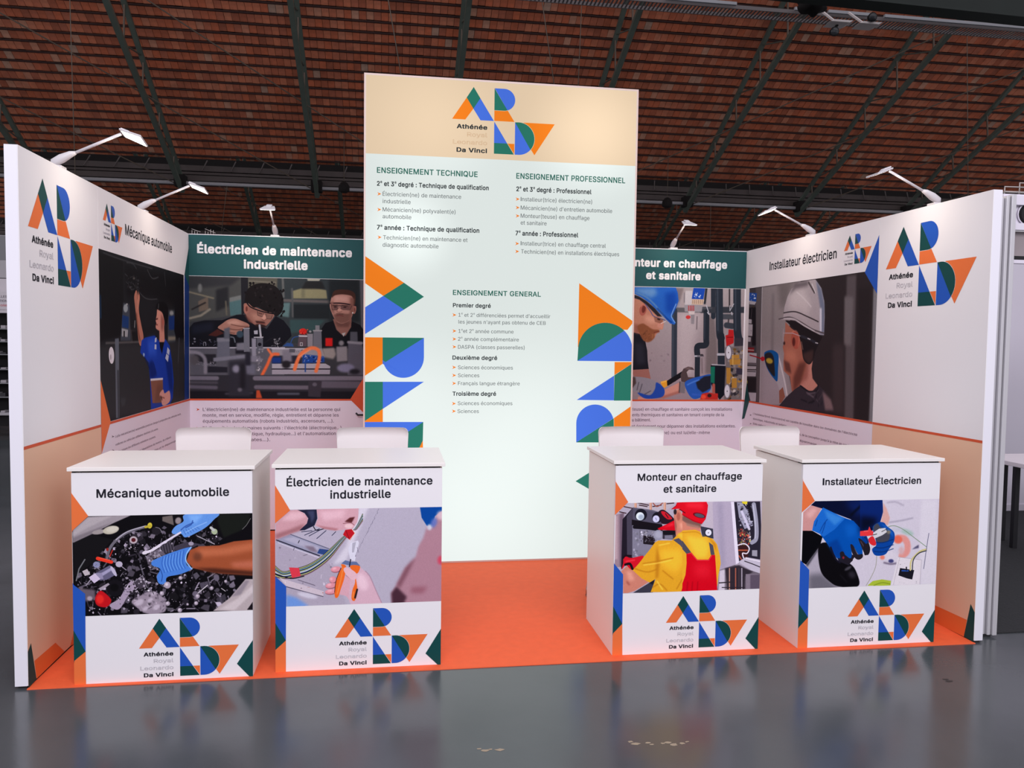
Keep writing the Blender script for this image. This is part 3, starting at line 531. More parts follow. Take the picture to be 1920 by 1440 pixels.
    c.p((214, 168, 162), [(290, 100), (340, 190), (388, 330), (355, 440), (250, 400), (285, 240)], 6)
    c.e((170, 190, 186), (640, 540), 110, 40, 20, 14); c.e((196, 194, 208), (500, 500), 90, 40, 0, 16)
    c.l((222, 152, 146), [(500, 630), (600, 640), (650, 720), (640, 840), (560, 900)], 96, 8, True); c.e((226, 112, 92), (510, 655), 64, 62, 0, 10); c.e((206, 200, 216), (500, 770), 60, 50, 0, 12); c.e((214, 206, 218), (400, 900), 130, 70, 20, 12); c.e((212, 176, 180), (560, 820), 40, 60, 0, 14)
    c.e((226, 130, 110), (275, 920), 36, 34, 0, 8); c.e((70, 70, 122), (405, 975), 40, 28, 0, 6); c.l((112, 100, 122), [(300, 1000), (400, 1020), (480, 1010)], 22, 8, True); c.p((96, 92, 120), [(770, 760), (820, 730), (820, 780), (720, 800)], 6)
    c.l((124, 146, 118), [(345, 475), (400, 450), (480, 452), (600, 510), (800, 660), (935, 762)], 9, 1, True); c.l((150, 150, 132), [(190, 890), (175, 1050), (115, 1200), (30, 1345)], 8, 1, True)
    c.p((8, 72, 158), [(130, 470), (220, 395), (300, 400), (345, 455), (450, 545), (450, 680), (380, 790), (310, 880), (170, 890), (120, 800), (180, 740), (170, 640)], 1, True); c.p((74, 74, 86), [(140, 470), (200, 410), (250, 470), (345, 500), (390, 590), (350, 680), (200, 690), (170, 600)], 6, True)
    for y in (690, 770, 830): c.l((4, 40, 100), [(150, y), (280, y+8), (440, y-40)], 9, 3, True)
    c.p((26, 98, 190), [(240, 400), (330, 450), (430, 545), (440, 620), (360, 520)], 8); c.p((210, 208, 214), [(45, 612), (150, 590), (130, 555), (225, 490), (320, 478), (345, 540), (270, 590), (200, 620), (150, 640), (60, 650)]); c.l((50, 44, 54), [(265, 535), (350, 490)], 9); c.l((24, 20, 26), [(110, 590), (190, 570)], 10); c.e((128, 120, 108), (370, 540), 30, 30, 0, 8)
    c.p((226, 62, 68), [(-60, 528), (60, 512), (80, 455), (102, 512), (142, 535), (132, 588), (60, 600), (-60, 600)]); c.p((214, 46, 54), [(68, 640), (125, 600), (160, 645), (182, 720), (150, 745), (100, 725), (70, 680)], 1, True); c.l((245, 120, 120), [(0, 530), (60, 525)], 10, 3)
    c.p((36, 30, 40), [(0, 620), (60, 680), (90, 780), (80, 850), (40, 885), (0, 860)], 1, True); c.p((0, 66, 150), [(-30, 600), (30, 640), (60, 700), (30, 720), (-30, 660)], 3)
    c.p((222, 214, 222), [(510, 915), (862, 958), (835, 1335), (405, 1335)], 1); c.l((176, 166, 178), [(510, 915), (862, 958), (835, 1335)], 6, 1); c.l((176, 166, 178), [(535, 925), (440, 1330)], 5, 1); c.clutter(4, 26, [(540, 930), (830, 970), (800, 1320), (450, 1320)], [(190, 178, 190), (120, 108, 124)], (4, 10))
    c.p((28, 26, 38), [(540, 1080), (752, 1112), (722, 1252), (640, 1235), (515, 1190)]); c.l((40, 84, 168), [(570, 1120), (660, 1122)], 20, 1); c.l((28, 26, 38), [(635, 1070), (635, 1110)], 20)
    c.l((206, 194, 138), [(695, 1110), (705, 980), (780, 880), (860, 820), (935, 800)], 24, 1, True); c.l((54, 56, 66), [(725, 1115), (740, 960), (820, 860), (935, 820)], 15, 0, True); c.l((110, 108, 134), [(972, 560), (950, 700), (925, 870), (895, 1090)], 10, 2)
    c.p((172, 190, 62), [(50, 1345), (130, 1275), (270, 1250), (405, 1272), (395, 1345)], 1); c.l((130, 150, 40), [(150, 1340), (270, 1300), (390, 1320)], 12, 3, True)
    return c.done('pliers photo', seen=(224, 216, 232))
def photo_mechanic(pl, r):
    c = Canvas(pl, *r, 900); c.fill((34, 34, 38)); c.crop(180, 460, 4.364)
    c.p((50, 50, 53), [(30, 820), (730, 770), (730, 1300), (30, 1440)], 16); c.p((26, 25, 28), [(30, 60), (220, 130), (225, 480), (200, 740), (40, 780)], 3); c.p((24, 22, 26), [(230, 150), (720, 260), (720, 540), (600, 480), (420, 420), (250, 420)], 20)
    for q in ([(60, 60), (220, 120), (460, 190)], [(250, 140), (300, 150), (330, 190)], [(420, 200), (460, 270), (510, 260)], [(300, 310), (400, 430), (500, 440)], [(560, 220), (570, 330)]): c.l((62, 62, 66), q, 6, 2, True)
    c.clutter(2, 60, [(240, 230), (360, 260), (350, 380), (250, 360)], [(60, 60, 64), (40, 40, 44)], (6, 18), 'pl', 1); c.e((80, 78, 76), (310, 270), 10, 10, 0, 2)
    c.p((66, 70, 80), [(222, 470), (272, 480), (285, 780), (200, 780)], 3); c.e((140, 146, 150), (242, 515), 18, 34, 0, 2); c.p((30, 58, 106), [(215, 570), (268, 585), (265, 680), (212, 668)], 2); c.p((148, 148, 152), [(210, 678), (262, 692), (258, 750), (210, 745)], 2); c.p((26, 24, 28), [(225, 700), (235, 700), (235, 750), (225, 750)]); c.p((66, 62, 64), [(280, 690), (330, 700), (330, 790), (290, 790)], 3); c.e((170, 170, 170), (253, 482), 5, 8); c.l((150, 150, 150), [(318, 620), (315, 670)], 8, 2)
    c.p((30, 28, 30), [(290, 700), (340, 700), (335, 790), (300, 800)], 4); c.l((96, 92, 92), [(80, 800), (360, 790)], 9, 3); c.p((96, 100, 110), [(155, 765), (186, 760), (192, 1410), (164, 1415)], 2); c.p((64, 66, 72), [(172, 1020), (186, 1020), (190, 1410), (178, 1410)], 2)
    c.e((204, 198, 204), (126, 900), 22, 70, -2); c.e((160, 152, 158), (120, 915), 6, 24); c.p((34, 54, 80), [(30, 400), (40, 410), (44, 600), (32, 600)], 3); c.p((60, 62, 66), [(200, 1250), (245, 1250), (235, 1310), (210, 1320)], 6)
    c.p((60, 66, 74), [(590, 530), (650, 530), (650, 790), (585, 800)], 4); c.e((140, 142, 144), (618, 555), 16, 20, 0, 3); c.p((28, 54, 110), [(594, 580), (645, 575), (645, 690), (596, 692)], 2); c.p((130, 124, 112), [(590, 745), (650, 745), (650, 775), (590, 780)], 4); c.p((24, 22, 28), [(645, 420), (720, 400), (720, 760), (655, 758), (640, 700)], 2); c.l((72, 74, 80), [(680, 765), (672, 960)], 12, 1); c.l((54, 56, 62), [(672, 960), (668, 1230)], 8, 2)
    c.p((170, 114, 98), [(312, 420), (325, 372), (338, 372), (358, 420), (350, 530), (368, 640), (388, 750), (372, 820), (350, 790), (330, 600), (318, 490)], 1, True); c.l((110, 66, 54), [(330, 560), (342, 680), (360, 780)], 12, 5, True); c.l((90, 60, 50), [(334, 380), (338, 440)], 4); c.l((190, 136, 116), [(345, 430), (340, 520)], 8, 3); c.l((40, 36, 36), [(320, 330), (345, 400)], 8, 1)
    c.p((28, 62, 158), [(372, 780), (400, 755), (480, 738), (520, 790), (540, 870), (566, 765), (602, 820), (622, 950), (636, 1110), (628, 1250), (605, 1300), (450, 1342), (442, 1100), (430, 960), (400, 920), (362, 880)], 1)
    c.p((190, 134, 120), [(518, 690), (556, 660), (562, 780), (542, 822), (518, 790)], 1); c.p((16, 16, 26), [(518, 792), (556, 792), (540, 890), (524, 840)], 1)
    c.p((194, 138, 124), [(505, 515), (545, 535), (560, 600), (552, 690), (522, 700), (492, 682), (488, 655), (494, 640), (488, 615), (496, 570)], 1, True); c.p((150, 98, 88), [(530, 560), (560, 600), (550, 700), (530, 690)], 7); c.e((160, 92, 82), (548, 630), 8, 24); c.l((84, 44, 40), [(490, 605), (505, 600)], 6, 1); c.l((120, 60, 54), [(490, 648), (504, 650)], 5, 1)
    c.p((20, 18, 22), [(486, 515), (505, 470), (560, 465), (590, 520), (586, 620), (566, 650), (556, 600), (540, 550), (505, 525)], 1, True); c.l((90, 92, 96), [(512, 480), (510, 515)], 6, 1)
    c.p((16, 40, 110), [(430, 960), (460, 940), (500, 1060), (460, 1090), (442, 1080)], 8); c.p((18, 44, 118), [(560, 880), (620, 960), (630, 1200), (600, 1180)], 10); c.l((12, 32, 90), [(470, 960), (490, 1040)], 6, 2); c.l((12, 32, 92), [(400, 920), (440, 1010)], 8, 3); c.p((46, 84, 186), [(420, 780), (480, 760), (500, 900), (430, 900)], 16)
    for q in ([(482, 760), (496, 752), (494, 790), (480, 795)], [(480, 808), (494, 812), (494, 852), (478, 850)], [(585, 832), (603, 858), (598, 900), (578, 880)], [(576, 885), (595, 905), (588, 955), (566, 925)]): c.p((176, 182, 200), q)
    c.p((150, 168, 196), [(384, 880), (398, 885), (396, 910), (386, 908)], 1); c.p((128, 88, 74), [(446, 1104), (546, 1094), (548, 1285), (462, 1292)]); c.l((204, 202, 208), [(448, 1100), (545, 1092)], 10, 1); c.p((112, 76, 64), [(500, 1140), (545, 1130), (546, 1280), (480, 1285)], 12)
    c.p((200, 150, 140), [(520, 1215), (548, 1180), (562, 1210), (600, 1190), (608, 1262), (582, 1300), (545, 1310), (532, 1260)], 1, True); c.l((130, 80, 72), [(530, 1240), (560, 1250)], 5, 1); c.l((30, 20, 22), [(528, 1235), (540, 1262)], 7, 2)
    return c.done('mechanic photo', seen=(206, 194, 198), gain=.85)
def photo_workshop(pl, r):
    c = Canvas(pl, *r, 820); c.grad((60, 58, 64), (72, 74, 78)); c.crop(350, 510, 6)
    c.p((80, 80, 80), [(20, 50), (610, 62), (615, 480), (20, 560)], 4); c.p((60, 60, 64), [(20, 50), (610, 62), (500, 150), (20, 190)], 14)
    c.p((116, 102, 92), [(130, 330), (240, 275), (245, 420), (140, 450)], 6); c.l((132, 124, 108), [(30, 225), (300, 295)], 18, 4); c.l((142, 134, 122), [(40, 520), (160, 490), (260, 420)], 26, 4); c.l((46, 42, 44), [(60, 420), (210, 345)], 16, 5); c.p((84, 112, 116), [(478, 335), (612, 300), (616, 470), (492, 495)], 2); c.p((120, 122, 122), [(480, 290), (612, 260), (612, 310), (480, 340)], 5)
    c.p((48, 48, 52), [(330, 200), (470, 160), (470, 380), (330, 450)], 12); c.l((110, 104, 92), [(440, 330), (450, 480)], 16, 4); c.e((120, 120, 120), (150, 180), 24, 50, 0, 8); c.p((96, 92, 84), [(690, 62), (1080, 70), (1080, 330), (690, 330)], 4); c.l((128, 122, 112), [(700, 100), (1000, 120)], 12, 5); c.p((42, 41, 47), [(610, 60), (690, 62), (690, 400), (620, 500)], 1)
    c.crop(510, 510, 6); c.p((58, 64, 68), [(60, 66), (1030, 84), (1030, 800), (60, 800)], 6)
    c.l((104, 104, 104), [(120, 75), (130, 280)], 24, 4); c.p((142, 136, 108), [(225, 215), (330, 185), (420, 165), (520, 185), (610, 205), (622, 300), (228, 298)], 5); c.p((100, 98, 84), [(330, 200), (370, 195), (370, 290), (330, 290)], 8, a=.5); c.p((176, 172, 160), [(395, 78), (545, 80), (530, 102), (402, 100)], 2); c.p((44, 44, 46), [(380, 105), (560, 105), (600, 190), (330, 190)], 8)
    c.l((104, 98, 98), [(80, 318), (645, 335)], 32, 4); c.l((92, 92, 94), [(225, 190), (235, 500)], 22, 4); c.p((40, 44, 48), [(245, 365), (645, 365), (645, 525), (245, 520)], 6); c.p((98, 122, 124), [(80, 350), (205, 345), (190, 510), (60, 490)], 8); c.p((60, 82, 84), [(200, 535), (600, 540), (480, 660), (200, 690)], 10); c.p((98, 95, 104), [(985, 92), (1035, 92), (1035, 660), (1003, 620)], 2); c.p((40, 44, 48), [(640, 90), (980, 92), (985, 560), (640, 560)], 14)
    c.crop(350, 510, 6)
    c.p((27, 27, 35), [(20, 640), (80, 570), (200, 545), (400, 542), (560, 482), (660, 480), (740, 560), (900, 640), (1000, 495), (1090, 545), (1165, 640), (1180, 720), (1060, 850), (20, 860)], 1); c.p((36, 38, 52), [(60, 600), (300, 560), (300, 660), (60, 700)], 20)
    c.p((80, 42, 40), [(240, 712), (350, 640), (420, 690), (330, 725)], 3)
    c.p((152, 106, 96), [(640, 372), (680, 350), (760, 390), (880, 440), (985, 470), (950, 545), (880, 612), (800, 610), (720, 560), (670, 490)], 1, True); c.p((176, 130, 116), [(720, 470), (800, 470), (860, 520), (780, 560)], 18); c.p((182, 134, 122), [(850, 470), (900, 500), (880, 540), (840, 520)], 5)
    c.e((168, 112, 100), (668, 418), 27, 54); c.e((110, 62, 56), (675, 415), 12, 30, 0, 3); c.e((52, 36, 36), (830, 605), 62, 18, 6, 5); c.p((56, 38, 38), [(770, 550), (870, 560), (880, 580), (790, 575)], 4)
    c.p((33, 29, 31), [(655, 345), (672, 220), (740, 150), (850, 125), (980, 150), (1060, 230), (1090, 330), (1075, 440), (1010, 500), (960, 460), (880, 440), (800, 395), (750, 400), (690, 345)], 1, True); c.clutter(5, 60, [(660, 200), (850, 120), (1080, 250), (1080, 470), (960, 470), (800, 380), (680, 330)], [(46, 40, 42), (24, 20, 22)], (10, 30), 'e', 3); c.clutter(41, 90, [(640, 240), (690, 130), (850, 90), (1000, 110), (1100, 220), (1120, 420), (1060, 520), (1040, 440), (1080, 300), (980, 160), (850, 130), (740, 160), (680, 240), (670, 350)], [(33, 29, 31), (40, 35, 36), (28, 24, 27)], (16, 32), 'e', 1)
    c.clutter(6, 26, [(1040, 330), (1100, 330), (1090, 500), (1000, 490)], [(33, 29, 31)], (12, 26), 'e', 0)
    c.l((26, 24, 30), [(680, 352), (720, 395), (790, 425), (870, 450), (970, 470)], 13, 0, True); c.p((128, 92, 84), [(790, 440), (865, 462), (855, 505), (800, 490)], 2, a=.7); c.p((128, 96, 88), [(890, 470), (965, 484), (955, 530), (900, 525)], 2, a=.7); c.l((40, 32, 36), [(795, 440), (800, 488), (850, 505), (868, 465)], 4, 1); c.l((40, 32, 36), [(890, 472), (900, 524), (948, 530), (966, 486)], 4, 1); c.l((62, 40, 38), [(812, 462), (848, 472)], 6, 2); c.p((196, 148, 134), [(862, 478), (884, 482), (898, 522), (872, 540), (846, 528)], 4); c.l((104, 60, 54), [(846, 532), (872, 544), (896, 530)], 5, 2, True); c.l((120, 60, 56), [(800, 572), (840, 576), (884, 582)], 7, 1, True); c.p((122, 78, 70), [(645, 470), (700, 520), (760, 585), (700, 560)], 8); c.l((90, 56, 50), [(790, 556), (880, 566)], 8, 3)
    c.p((168, 122, 110), [(350, 625), (400, 580), (470, 535), (540, 524), (620, 550), (695, 585), (702, 618), (640, 632), (600, 700), (540, 705), (470, 690), (410, 660)], 1, True); c.p((196, 150, 136), [(440, 560), (560, 540), (640, 590), (480, 590)], 12)
    for q in ([(500, 590), (600, 610), (690, 612)], [(480, 640), (560, 650), (630, 640)], [(470, 680), (540, 690)]): c.l((96, 58, 52), q, 7, 2, True)
    # machine in front
    c.p((96, 94, 104), [(20, 845), (1100, 845), (1100, 1165), (20, 1165)], 2); c.l((178, 174, 186), [(25, 852), (1100, 852)], 14, 1); c.p((46, 44, 52), [(90, 925), (330, 925), (330, 1040), (90, 1000)], 6); c.p((44, 42, 52), [(230, 1060), (460, 1070), (460, 1130), (230, 1130)], 6); c.clutter(9, 50, [(100, 1000), (350, 1020), (350, 1060), (100, 1050)], [(160, 154, 166)], (4, 12), 'pl', 1)
    c.clutter(12, 40, [(60, 740), (340, 770), (330, 840), (60, 840)], [(110, 108, 120), (60, 60, 80), (24, 22, 28)], (8, 20), 'pl', 1); c.l((140, 138, 150), [(190, 830), (190, 790), (215, 790), (215, 830)], 6)
    c.l((138, 132, 144), [(40, 900), (140, 915), (205, 980), (212, 1130)], 40, 8, True); c.e((92, 86, 92), (90, 990), 50, 60, 0, 12)
    c.p((108, 108, 122), [(345, 770), (482, 765), (485, 965), (340, 965)], 4); c.p((128, 126, 138), [(340, 740), (480, 735), (485, 780), (340, 785)], 4); c.p((96, 98, 110), [(420, 640), (485, 620), (485, 750), (420, 750)], 8); c.p((130, 128, 142), [(300, 965), (660, 930), (660, 970), (300, 1010)], 5)
    c.l((120, 124, 136), [(495, 730), (530, 740), (545, 790)], 12, 2, True); c.e((62, 78, 92), (600, 700), 40, 40, 0, 5); c.p((38, 36, 46), [(550, 860), (700, 840), (700, 920), (550, 920)], 8); c.p((124, 122, 134), [(560, 800), (680, 790), (680, 880), (560, 880)], 8)
    c.p((118, 117, 128), [(640, 636), (706, 632), (710, 900), (645, 900)], 1); c.l((176, 172, 182), [(640, 636), (706, 632)], 9); c.p((98, 98, 108), [(788, 735), (858, 735), (858, 905), (790, 905)], 1); c.l((188, 184, 194), [(760, 735), (858, 733)], 11); c.p((144, 140, 154), [(730, 745), (782, 745), (780, 960), (735, 960)], 4); c.e((30, 28, 38), (822, 815), 20, 20); c.l((176, 172, 182), [(820, 600), (835, 735)], 22, 1); c.p((170, 166, 178), [(755, 660), (800, 655), (800, 700), (760, 700)], 1); c.l((36, 34, 42), [(870, 800), (960, 745), (1040, 760)], 12, 1, True)
    c.p((130, 126, 140), [(690, 940), (830, 950), (830, 1010), (700, 1010)], 6); c.clutter(15, 30, [(780, 860), (860, 860), (860, 1120), (780, 1120)], [(170, 164, 170), (120, 116, 128)], (10, 22), 'pe', 2)
    c.crop(510, 510, 6)
    c.p((24, 24, 31), [(555, 640), (600, 575), (700, 545), (760, 650), (830, 720), (900, 555), (990, 595), (1035, 660), (1035, 860), (560, 860)], 1)
    c.p((142, 100, 92), [(685, 530), (895, 520), (890, 620), (830, 715), (800, 720), (725, 650)], 2); c.p((112, 76, 70), [(700, 560), (890, 560), (860, 620), (740, 620)], 10); c.p((178, 172, 172), [(785, 690), (830, 680), (805, 728)], 1)
    c.p((176, 130, 120), [(658, 330), (690, 250), (790, 232), (900, 250), (925, 320), (915, 440), (890, 520), (840, 566), (770, 580), (712, 540), (668, 450), (650, 385)], 1, True); c.p((196, 150, 140), [(700, 270), (850, 270), (860, 335), (700, 335)], 14); c.e((170, 116, 106), (928, 420), 20, 52, 5); c.e((120, 70, 64), (930, 425), 8, 26, 0, 3)
    c.p((96, 64, 58), [(690, 480), (760, 462), (830, 470), (895, 470), (880, 540), (830, 572), (770, 580), (712, 545)], 8, a=.65); c.p((74, 48, 42), [(672, 290), (690, 225), (740, 200), (860, 202), (930, 240), (940, 310), (930, 370), (905, 350), (900, 275), (800, 252), (710, 262)], 2, True)
    c.p((98, 70, 70), [(665, 365), (905, 375), (890, 425), (800, 420), (760, 405), (720, 425), (675, 425)], 2, a=.8); c.l((42, 26, 34), [(655, 352), (780, 352), (945, 378)], 14, 0, True); c.p((194, 146, 134), [(745, 390), (772, 390), (782, 440), (735, 445)], 3); c.p((134, 92, 84), [(880, 280), (925, 300), (918, 440), (885, 520), (860, 540), (878, 420)], 10); c.p((140, 98, 90), [(658, 340), (690, 330), (700, 480), (670, 440)], 8); c.l((70, 44, 40), [(680, 378), (735, 372)], 8, 2); c.l((70, 44, 40), [(785, 374), (850, 382)], 8, 2); c.e((40, 26, 28), (712, 392), 18, 6, 0, 2); c.e((40, 26, 28), (820, 396), 18, 6, 0, 2); c.l((120, 78, 70), [(742, 400), (732, 442), (758, 452), (786, 444)], 5, 2, True); c.l((52, 36, 42), [(668, 365), (675, 424), (720, 428), (757, 400), (800, 424), (876, 428), (898, 380)], 4, 1); c.l((110, 58, 58), [(725, 492), (762, 488), (800, 496)], 9, 1); c.l((82, 52, 48), [(725, 472), (800, 474)], 7, 3); c.e((220, 214, 214), (908, 460), 8, 8)
    c.e((206, 48, 42), (348, 668), 44, 34); c.clutter(2, 14, [(300, 640), (400, 640), (400, 700), (300, 700)], [(240, 120, 90), (160, 20, 22)], (8, 16)); c.p((96, 80, 88), [(300, 705), (395, 705), (390, 835), (290, 835)], 1); c.l((186, 178, 184), [(305, 720), (390, 722)], 18, 1); c.l((190, 184, 190), [(318, 795), (318, 830), (342, 830), (342, 795), (318, 795)], 6)
    c.p((112, 110, 120), [(468, 655), (556, 655), (562, 860), (462, 860)], 1); c.p((128, 126, 132), [(488, 600), (535, 600), (535, 655), (488, 655)]); c.l((150, 146, 152), [(468, 660), (556, 660)], 16); c.p((138, 132, 140), [(398, 695), (460, 695), (458, 840), (400, 840)], 1); c.e((150, 146, 150), (430, 670), 14, 12)
    c.p((206, 36, 36), [(600, 742), (682, 742), (682, 835), (600, 835)], 4)
    c.l((54, 84, 140), [(210, 800), (240, 740), (300, 725)], 10, 1, True); c.p((54, 84, 140), [(120, 835), (170, 795), (230, 805), (245, 840)], 2); c.clutter(5, 40, [(0, 740), (100, 740), (100, 835), (0, 835)], [(160, 156, 164), (30, 28, 36)], (8, 20), 'pl')
    c.p((150, 144, 152), [(0, 855), (560, 858), (600, 960), (0, 960)], 2); c.l((182, 176, 186), [(0, 862), (450, 866)], 14, 1); c.p((48, 46, 60), [(0, 940), (330, 940), (330, 1030), (0, 1030)], 6); c.p((170, 164, 174), [(0, 1032), (600, 1030), (655, 1060), (655, 1085), (0, 1085)], 1); c.p((160, 152, 164), [(0, 1095), (655, 1098), (650, 1150), (0, 1150)], 1); c.l((36, 30, 40), [(0, 1092), (652, 1092)], 11, 1)
    c.p((34, 74, 150), [(345, 925), (590, 950), (590, 1015), (340, 1028)], 4); c.clutter(7, 30, [(360, 930), (580, 950), (580, 1010), (360, 1010)], [(70, 110, 190), (20, 40, 90), (190, 190, 200)], (8, 18)); c.l((44, 76, 140), [(375, 1030), (375, 1120)], 14, 2); c.p((36, 62, 130), [(0, 960), (100, 960), (100, 1025), (0, 1025)], 8)
    c.l((232, 124, 80), [(255, 1095), (285, 1000), (330, 920), (430, 858), (510, 870), (535, 930), (520, 1030), (495, 1115)], 40, 4, True); c.l((240, 150, 110), [(300, 960), (430, 870)], 12, 5)
    c.p((128, 122, 134), [(115, 880), (215, 870), (225, 1010), (120, 1010)], 10); c.e((42, 38, 44), (160, 1042), 50, 44, 0, 10); c.p((92, 90, 100), [(195, 865), (260, 865), (260, 905), (195, 905)], 2); c.clutter(8, 4, [(260, 870), (340, 870), (340, 900), (260, 900)], [(40, 36, 44)], (6, 10), 'e')
    c.p((152, 142, 140), [(560, 860), (700, 850), (720, 930), (690, 980), (590, 960)], 10); c.p((140, 134, 140), [(722, 840), (845, 835), (850, 1000), (730, 1010)], 8); c.e((136, 132, 138), (780, 800), 30, 30, 0, 6); c.p((94, 91, 103), [(855, 800), (1010, 800), (1035, 900), (1035, 1190), (850, 1170)], 4); c.p((88, 88, 98), [(880, 672), (960, 672), (965, 780), (878, 780)], 4); c.l((142, 138, 148), [(860, 790), (1010, 800)], 32, 5)
    c.e((134, 130, 156), (830, 1080), 100, 50, 0, 12); c.e((40, 38, 46), (930, 1120), 60, 30, 0, 12)
    c.crop(350, 510, 6)
    c.l((226, 108, 68), [(1030, 925), (960, 935), (905, 1050), (850, 1155)], 34, 4, True); c.l((230, 120, 80), [(915, 870), (960, 935)], 26, 4)
    c.p((56, 54, 62), [(20, 1160), (2000, 1160), (2000, 1440), (20, 1440)], 3); c.l((122, 116, 130), [(20, 1192), (340, 1195)], 48, 5); c.l((124, 117, 130), [(770, 1195), (1980, 1195)], 52, 5); c.l((86, 82, 92), [(20, 1240), (340, 1245)], 30, 8); c.l((104, 98, 112), [(20, 1290), (330, 1300)], 42, 7); c.l((112, 104, 116), [(780, 1295), (1370, 1300)], 46, 6); c.l((104, 97, 110), [(1530, 1265), (1940, 1270)], 80, 8)
    c.p((36, 34, 42), [(20, 1340), (2000, 1345), (2000, 1440), (20, 1440)], 6); c.l((92, 94, 108), [(1030, 1370), (1260, 1370)], 24, 8); c.l((80, 78, 90), [(440, 1370), (740, 1360)], 20, 8); c.p((66, 60, 70), [(1370, 1230), (1520, 1230), (1505, 1410), (1365, 1400)], 5); c.e((104, 98, 110), (1440, 1265), 26, 22, 0, 5)
    c.e((152, 148, 166), (560, 1095), 50, 55, 0, 14); c.p((56, 54, 64), [(470, 1000), (700, 980), (720, 1400), (470, 1400)], 18); c.e((146, 142, 160), (556, 1090), 42, 44, 0, 12); c.p((112, 110, 126), [(655, 1040), (770, 1040), (770, 1150), (670, 1150)], 12); c.p((40, 38, 46), [(600, 1030), (660, 1030), (660, 1310), (600, 1310)], 14); c.e((110, 106, 118), (598, 1325), 26, 22, 0, 8); c.p((44, 42, 54), [(660, 900), (720, 900), (720, 1050), (660, 1050)], 10)
    c.p((196, 84, 54), [(785, 1330), (820, 1330), (850, 1420), (780, 1420)], 5)
    return c.done('workshop photo', seen=(186, 164, 178), gain=.55)
def photo_plumber(pl, r):
    c = Canvas(pl, *r, 720); c.grad((150, 134, 141), (164, 152, 154)); c.crop(1180, 530, 6.26)
    c.p((178, 164, 168), [(560, 350), (860, 350), (760, 700), (760, 1080), (560, 1100)], 40); c.p((128, 114, 116), [(530, 60), (640, 65), (600, 200), (520, 300)], 10)
    c.p((120, 108, 110), [(930, 390), (1000, 420), (1030, 700), (1030, 1070), (890, 1070), (900, 800)], 12); c.l((114, 102, 108), [(795, 400), (790, 545)], 13, 2); c.l((120, 106, 110), [(850, 890), (855, 1060)], 14, 4); c.clutter(3, 12, [(230, 760), (480, 760), (480, 940), (230, 940)], [(140, 122, 132)], (8, 20), 'e', 5)
    dk = (46, 52, 63)
    c.l((98, 96, 100), [(560, 320), (900, 325)], 54, 2); c.l((54, 60, 72), [(530, 330), (525, 1130)], 66, 1); c.l((72, 80, 92), [(512, 380), (508, 1120)], 14, 5); c.l((78, 80, 88), [(1100, 400), (1230, 400)], 60, 2)
    c.l(dk, [(985, 60), (985, 400)], 56, 1); c.l((48, 50, 58), [(905, 60), (885, 240)], 26, 2); c.l((60, 62, 70), [(850, 320), (1360, 320)], 70, 2); c.l((84, 84, 92), [(850, 300), (960, 300)], 20, 6); c.l((56, 50, 54), [(1175, 70), (1175, 300)], 16, 2); c.l((60, 54, 58), [(1165, 430), (1160, 480)], 14, 2)
    c.l(dk, [(1055, 60), (1060, 560), (1078, 650)], 88, 1, True); c.l((40, 45, 55), [(1075, 620), (1080, 820)], 80, 1); c.l(dk, [(1078, 870), (1078, 970)], 86, 1); c.l((68, 76, 88), [(1035, 70), (1040, 560)], 16, 6); c.l((62, 66, 76), [(1140, 500), (1210, 510)], 66, 2); c.l(dk, [(1265, 60), (1268, 560), (1300, 700)], 92, 1, True); c.l((70, 76, 88), [(1245, 70), (1248, 560)], 16, 6); c.p((60, 56, 66), [(1230, 650), (1350, 650), (1350, 760), (1230, 750)], 6)
    c.l((42, 47, 57), [(905, 350), (902, 640), (895, 730), (800, 750), (800, 860)], 70, 1, True); c.l((44, 49, 59), [(800, 870), (796, 1120)], 62, 1); c.l((66, 72, 84), [(885, 360), (880, 660)], 12, 5)
    for a, wd in (([(905, 270), (930, 345)], 12), ([(1180, 270), (1180, 330), (1225, 250)], 9), ([(770, 862), (830, 862)], 18), ([(1040, 842), (1125, 842)], 28), ([(1205, 375), (1200, 350)], 14), ([(935, 370), (920, 350)], 16)): c.l((176, 174, 184), a, wd, 1)
    c.e((60, 54, 60), (850, 850), 20, 12); c.l((90, 84, 90), [(800, 862), (870, 862)], 10, 1)
    c.p((188, 180, 184), [(660, 95), (740, 95), (732, 260), (650, 265)], 2); c.l((120, 112, 120), [(645, 120), (645, 230)], 10, 2); c.p((30, 74, 166), [(755, 58), (890, 62), (868, 195), (732, 190)], 1); c.clutter(4, 18, [(760, 110), (840, 110), (830, 180), (760, 180)], [(190, 200, 226)], (6, 14), 'pl'); c.p((196, 170, 152), [(735, 195), (880, 200), (860, 262), (730, 255)], 2)
    for x in range(745, 870, 22): c.l((120, 96, 84), [(x, 205), (x, 245)], 5, 1)
    c.p((150, 144, 150), [(645, 260), (860, 265), (850, 345), (650, 340)], 3)
    for x in (695, 715, 735, 755): c.l((172, 50, 54), [(x, 272), (x, 328)], 10)
    c.p((196, 182, 182), [(690, 335), (770, 335), (760, 380), (700, 370)], 3); c.e((196, 62, 62), (690, 405), 28, 22); c.p((140, 132, 138), [(722, 375), (766, 375), (760, 485), (725, 485)], 3)
    # man with helmet
    c.p((31, 31, 41), [(20, 590), (120, 578), (185, 680), (210, 800), (215, 920), (228, 1015), (20, 1025)], 1); c.p((46, 46, 58), [(60, 700), (160, 720), (190, 950), (80, 960)], 24)
    c.p((156, 106, 98), [(20, 1025), (226, 1012), (252, 1130), (60, 1115)], 1)
    c.p((184, 128, 108), [(40, 180), (150, 190), (260, 270), (350, 390), (405, 465), (402, 500), (392, 548), (352, 552), (355, 578), (320, 600), (300, 640), (240, 690), (170, 680), (120, 600), (40, 580)], 1)
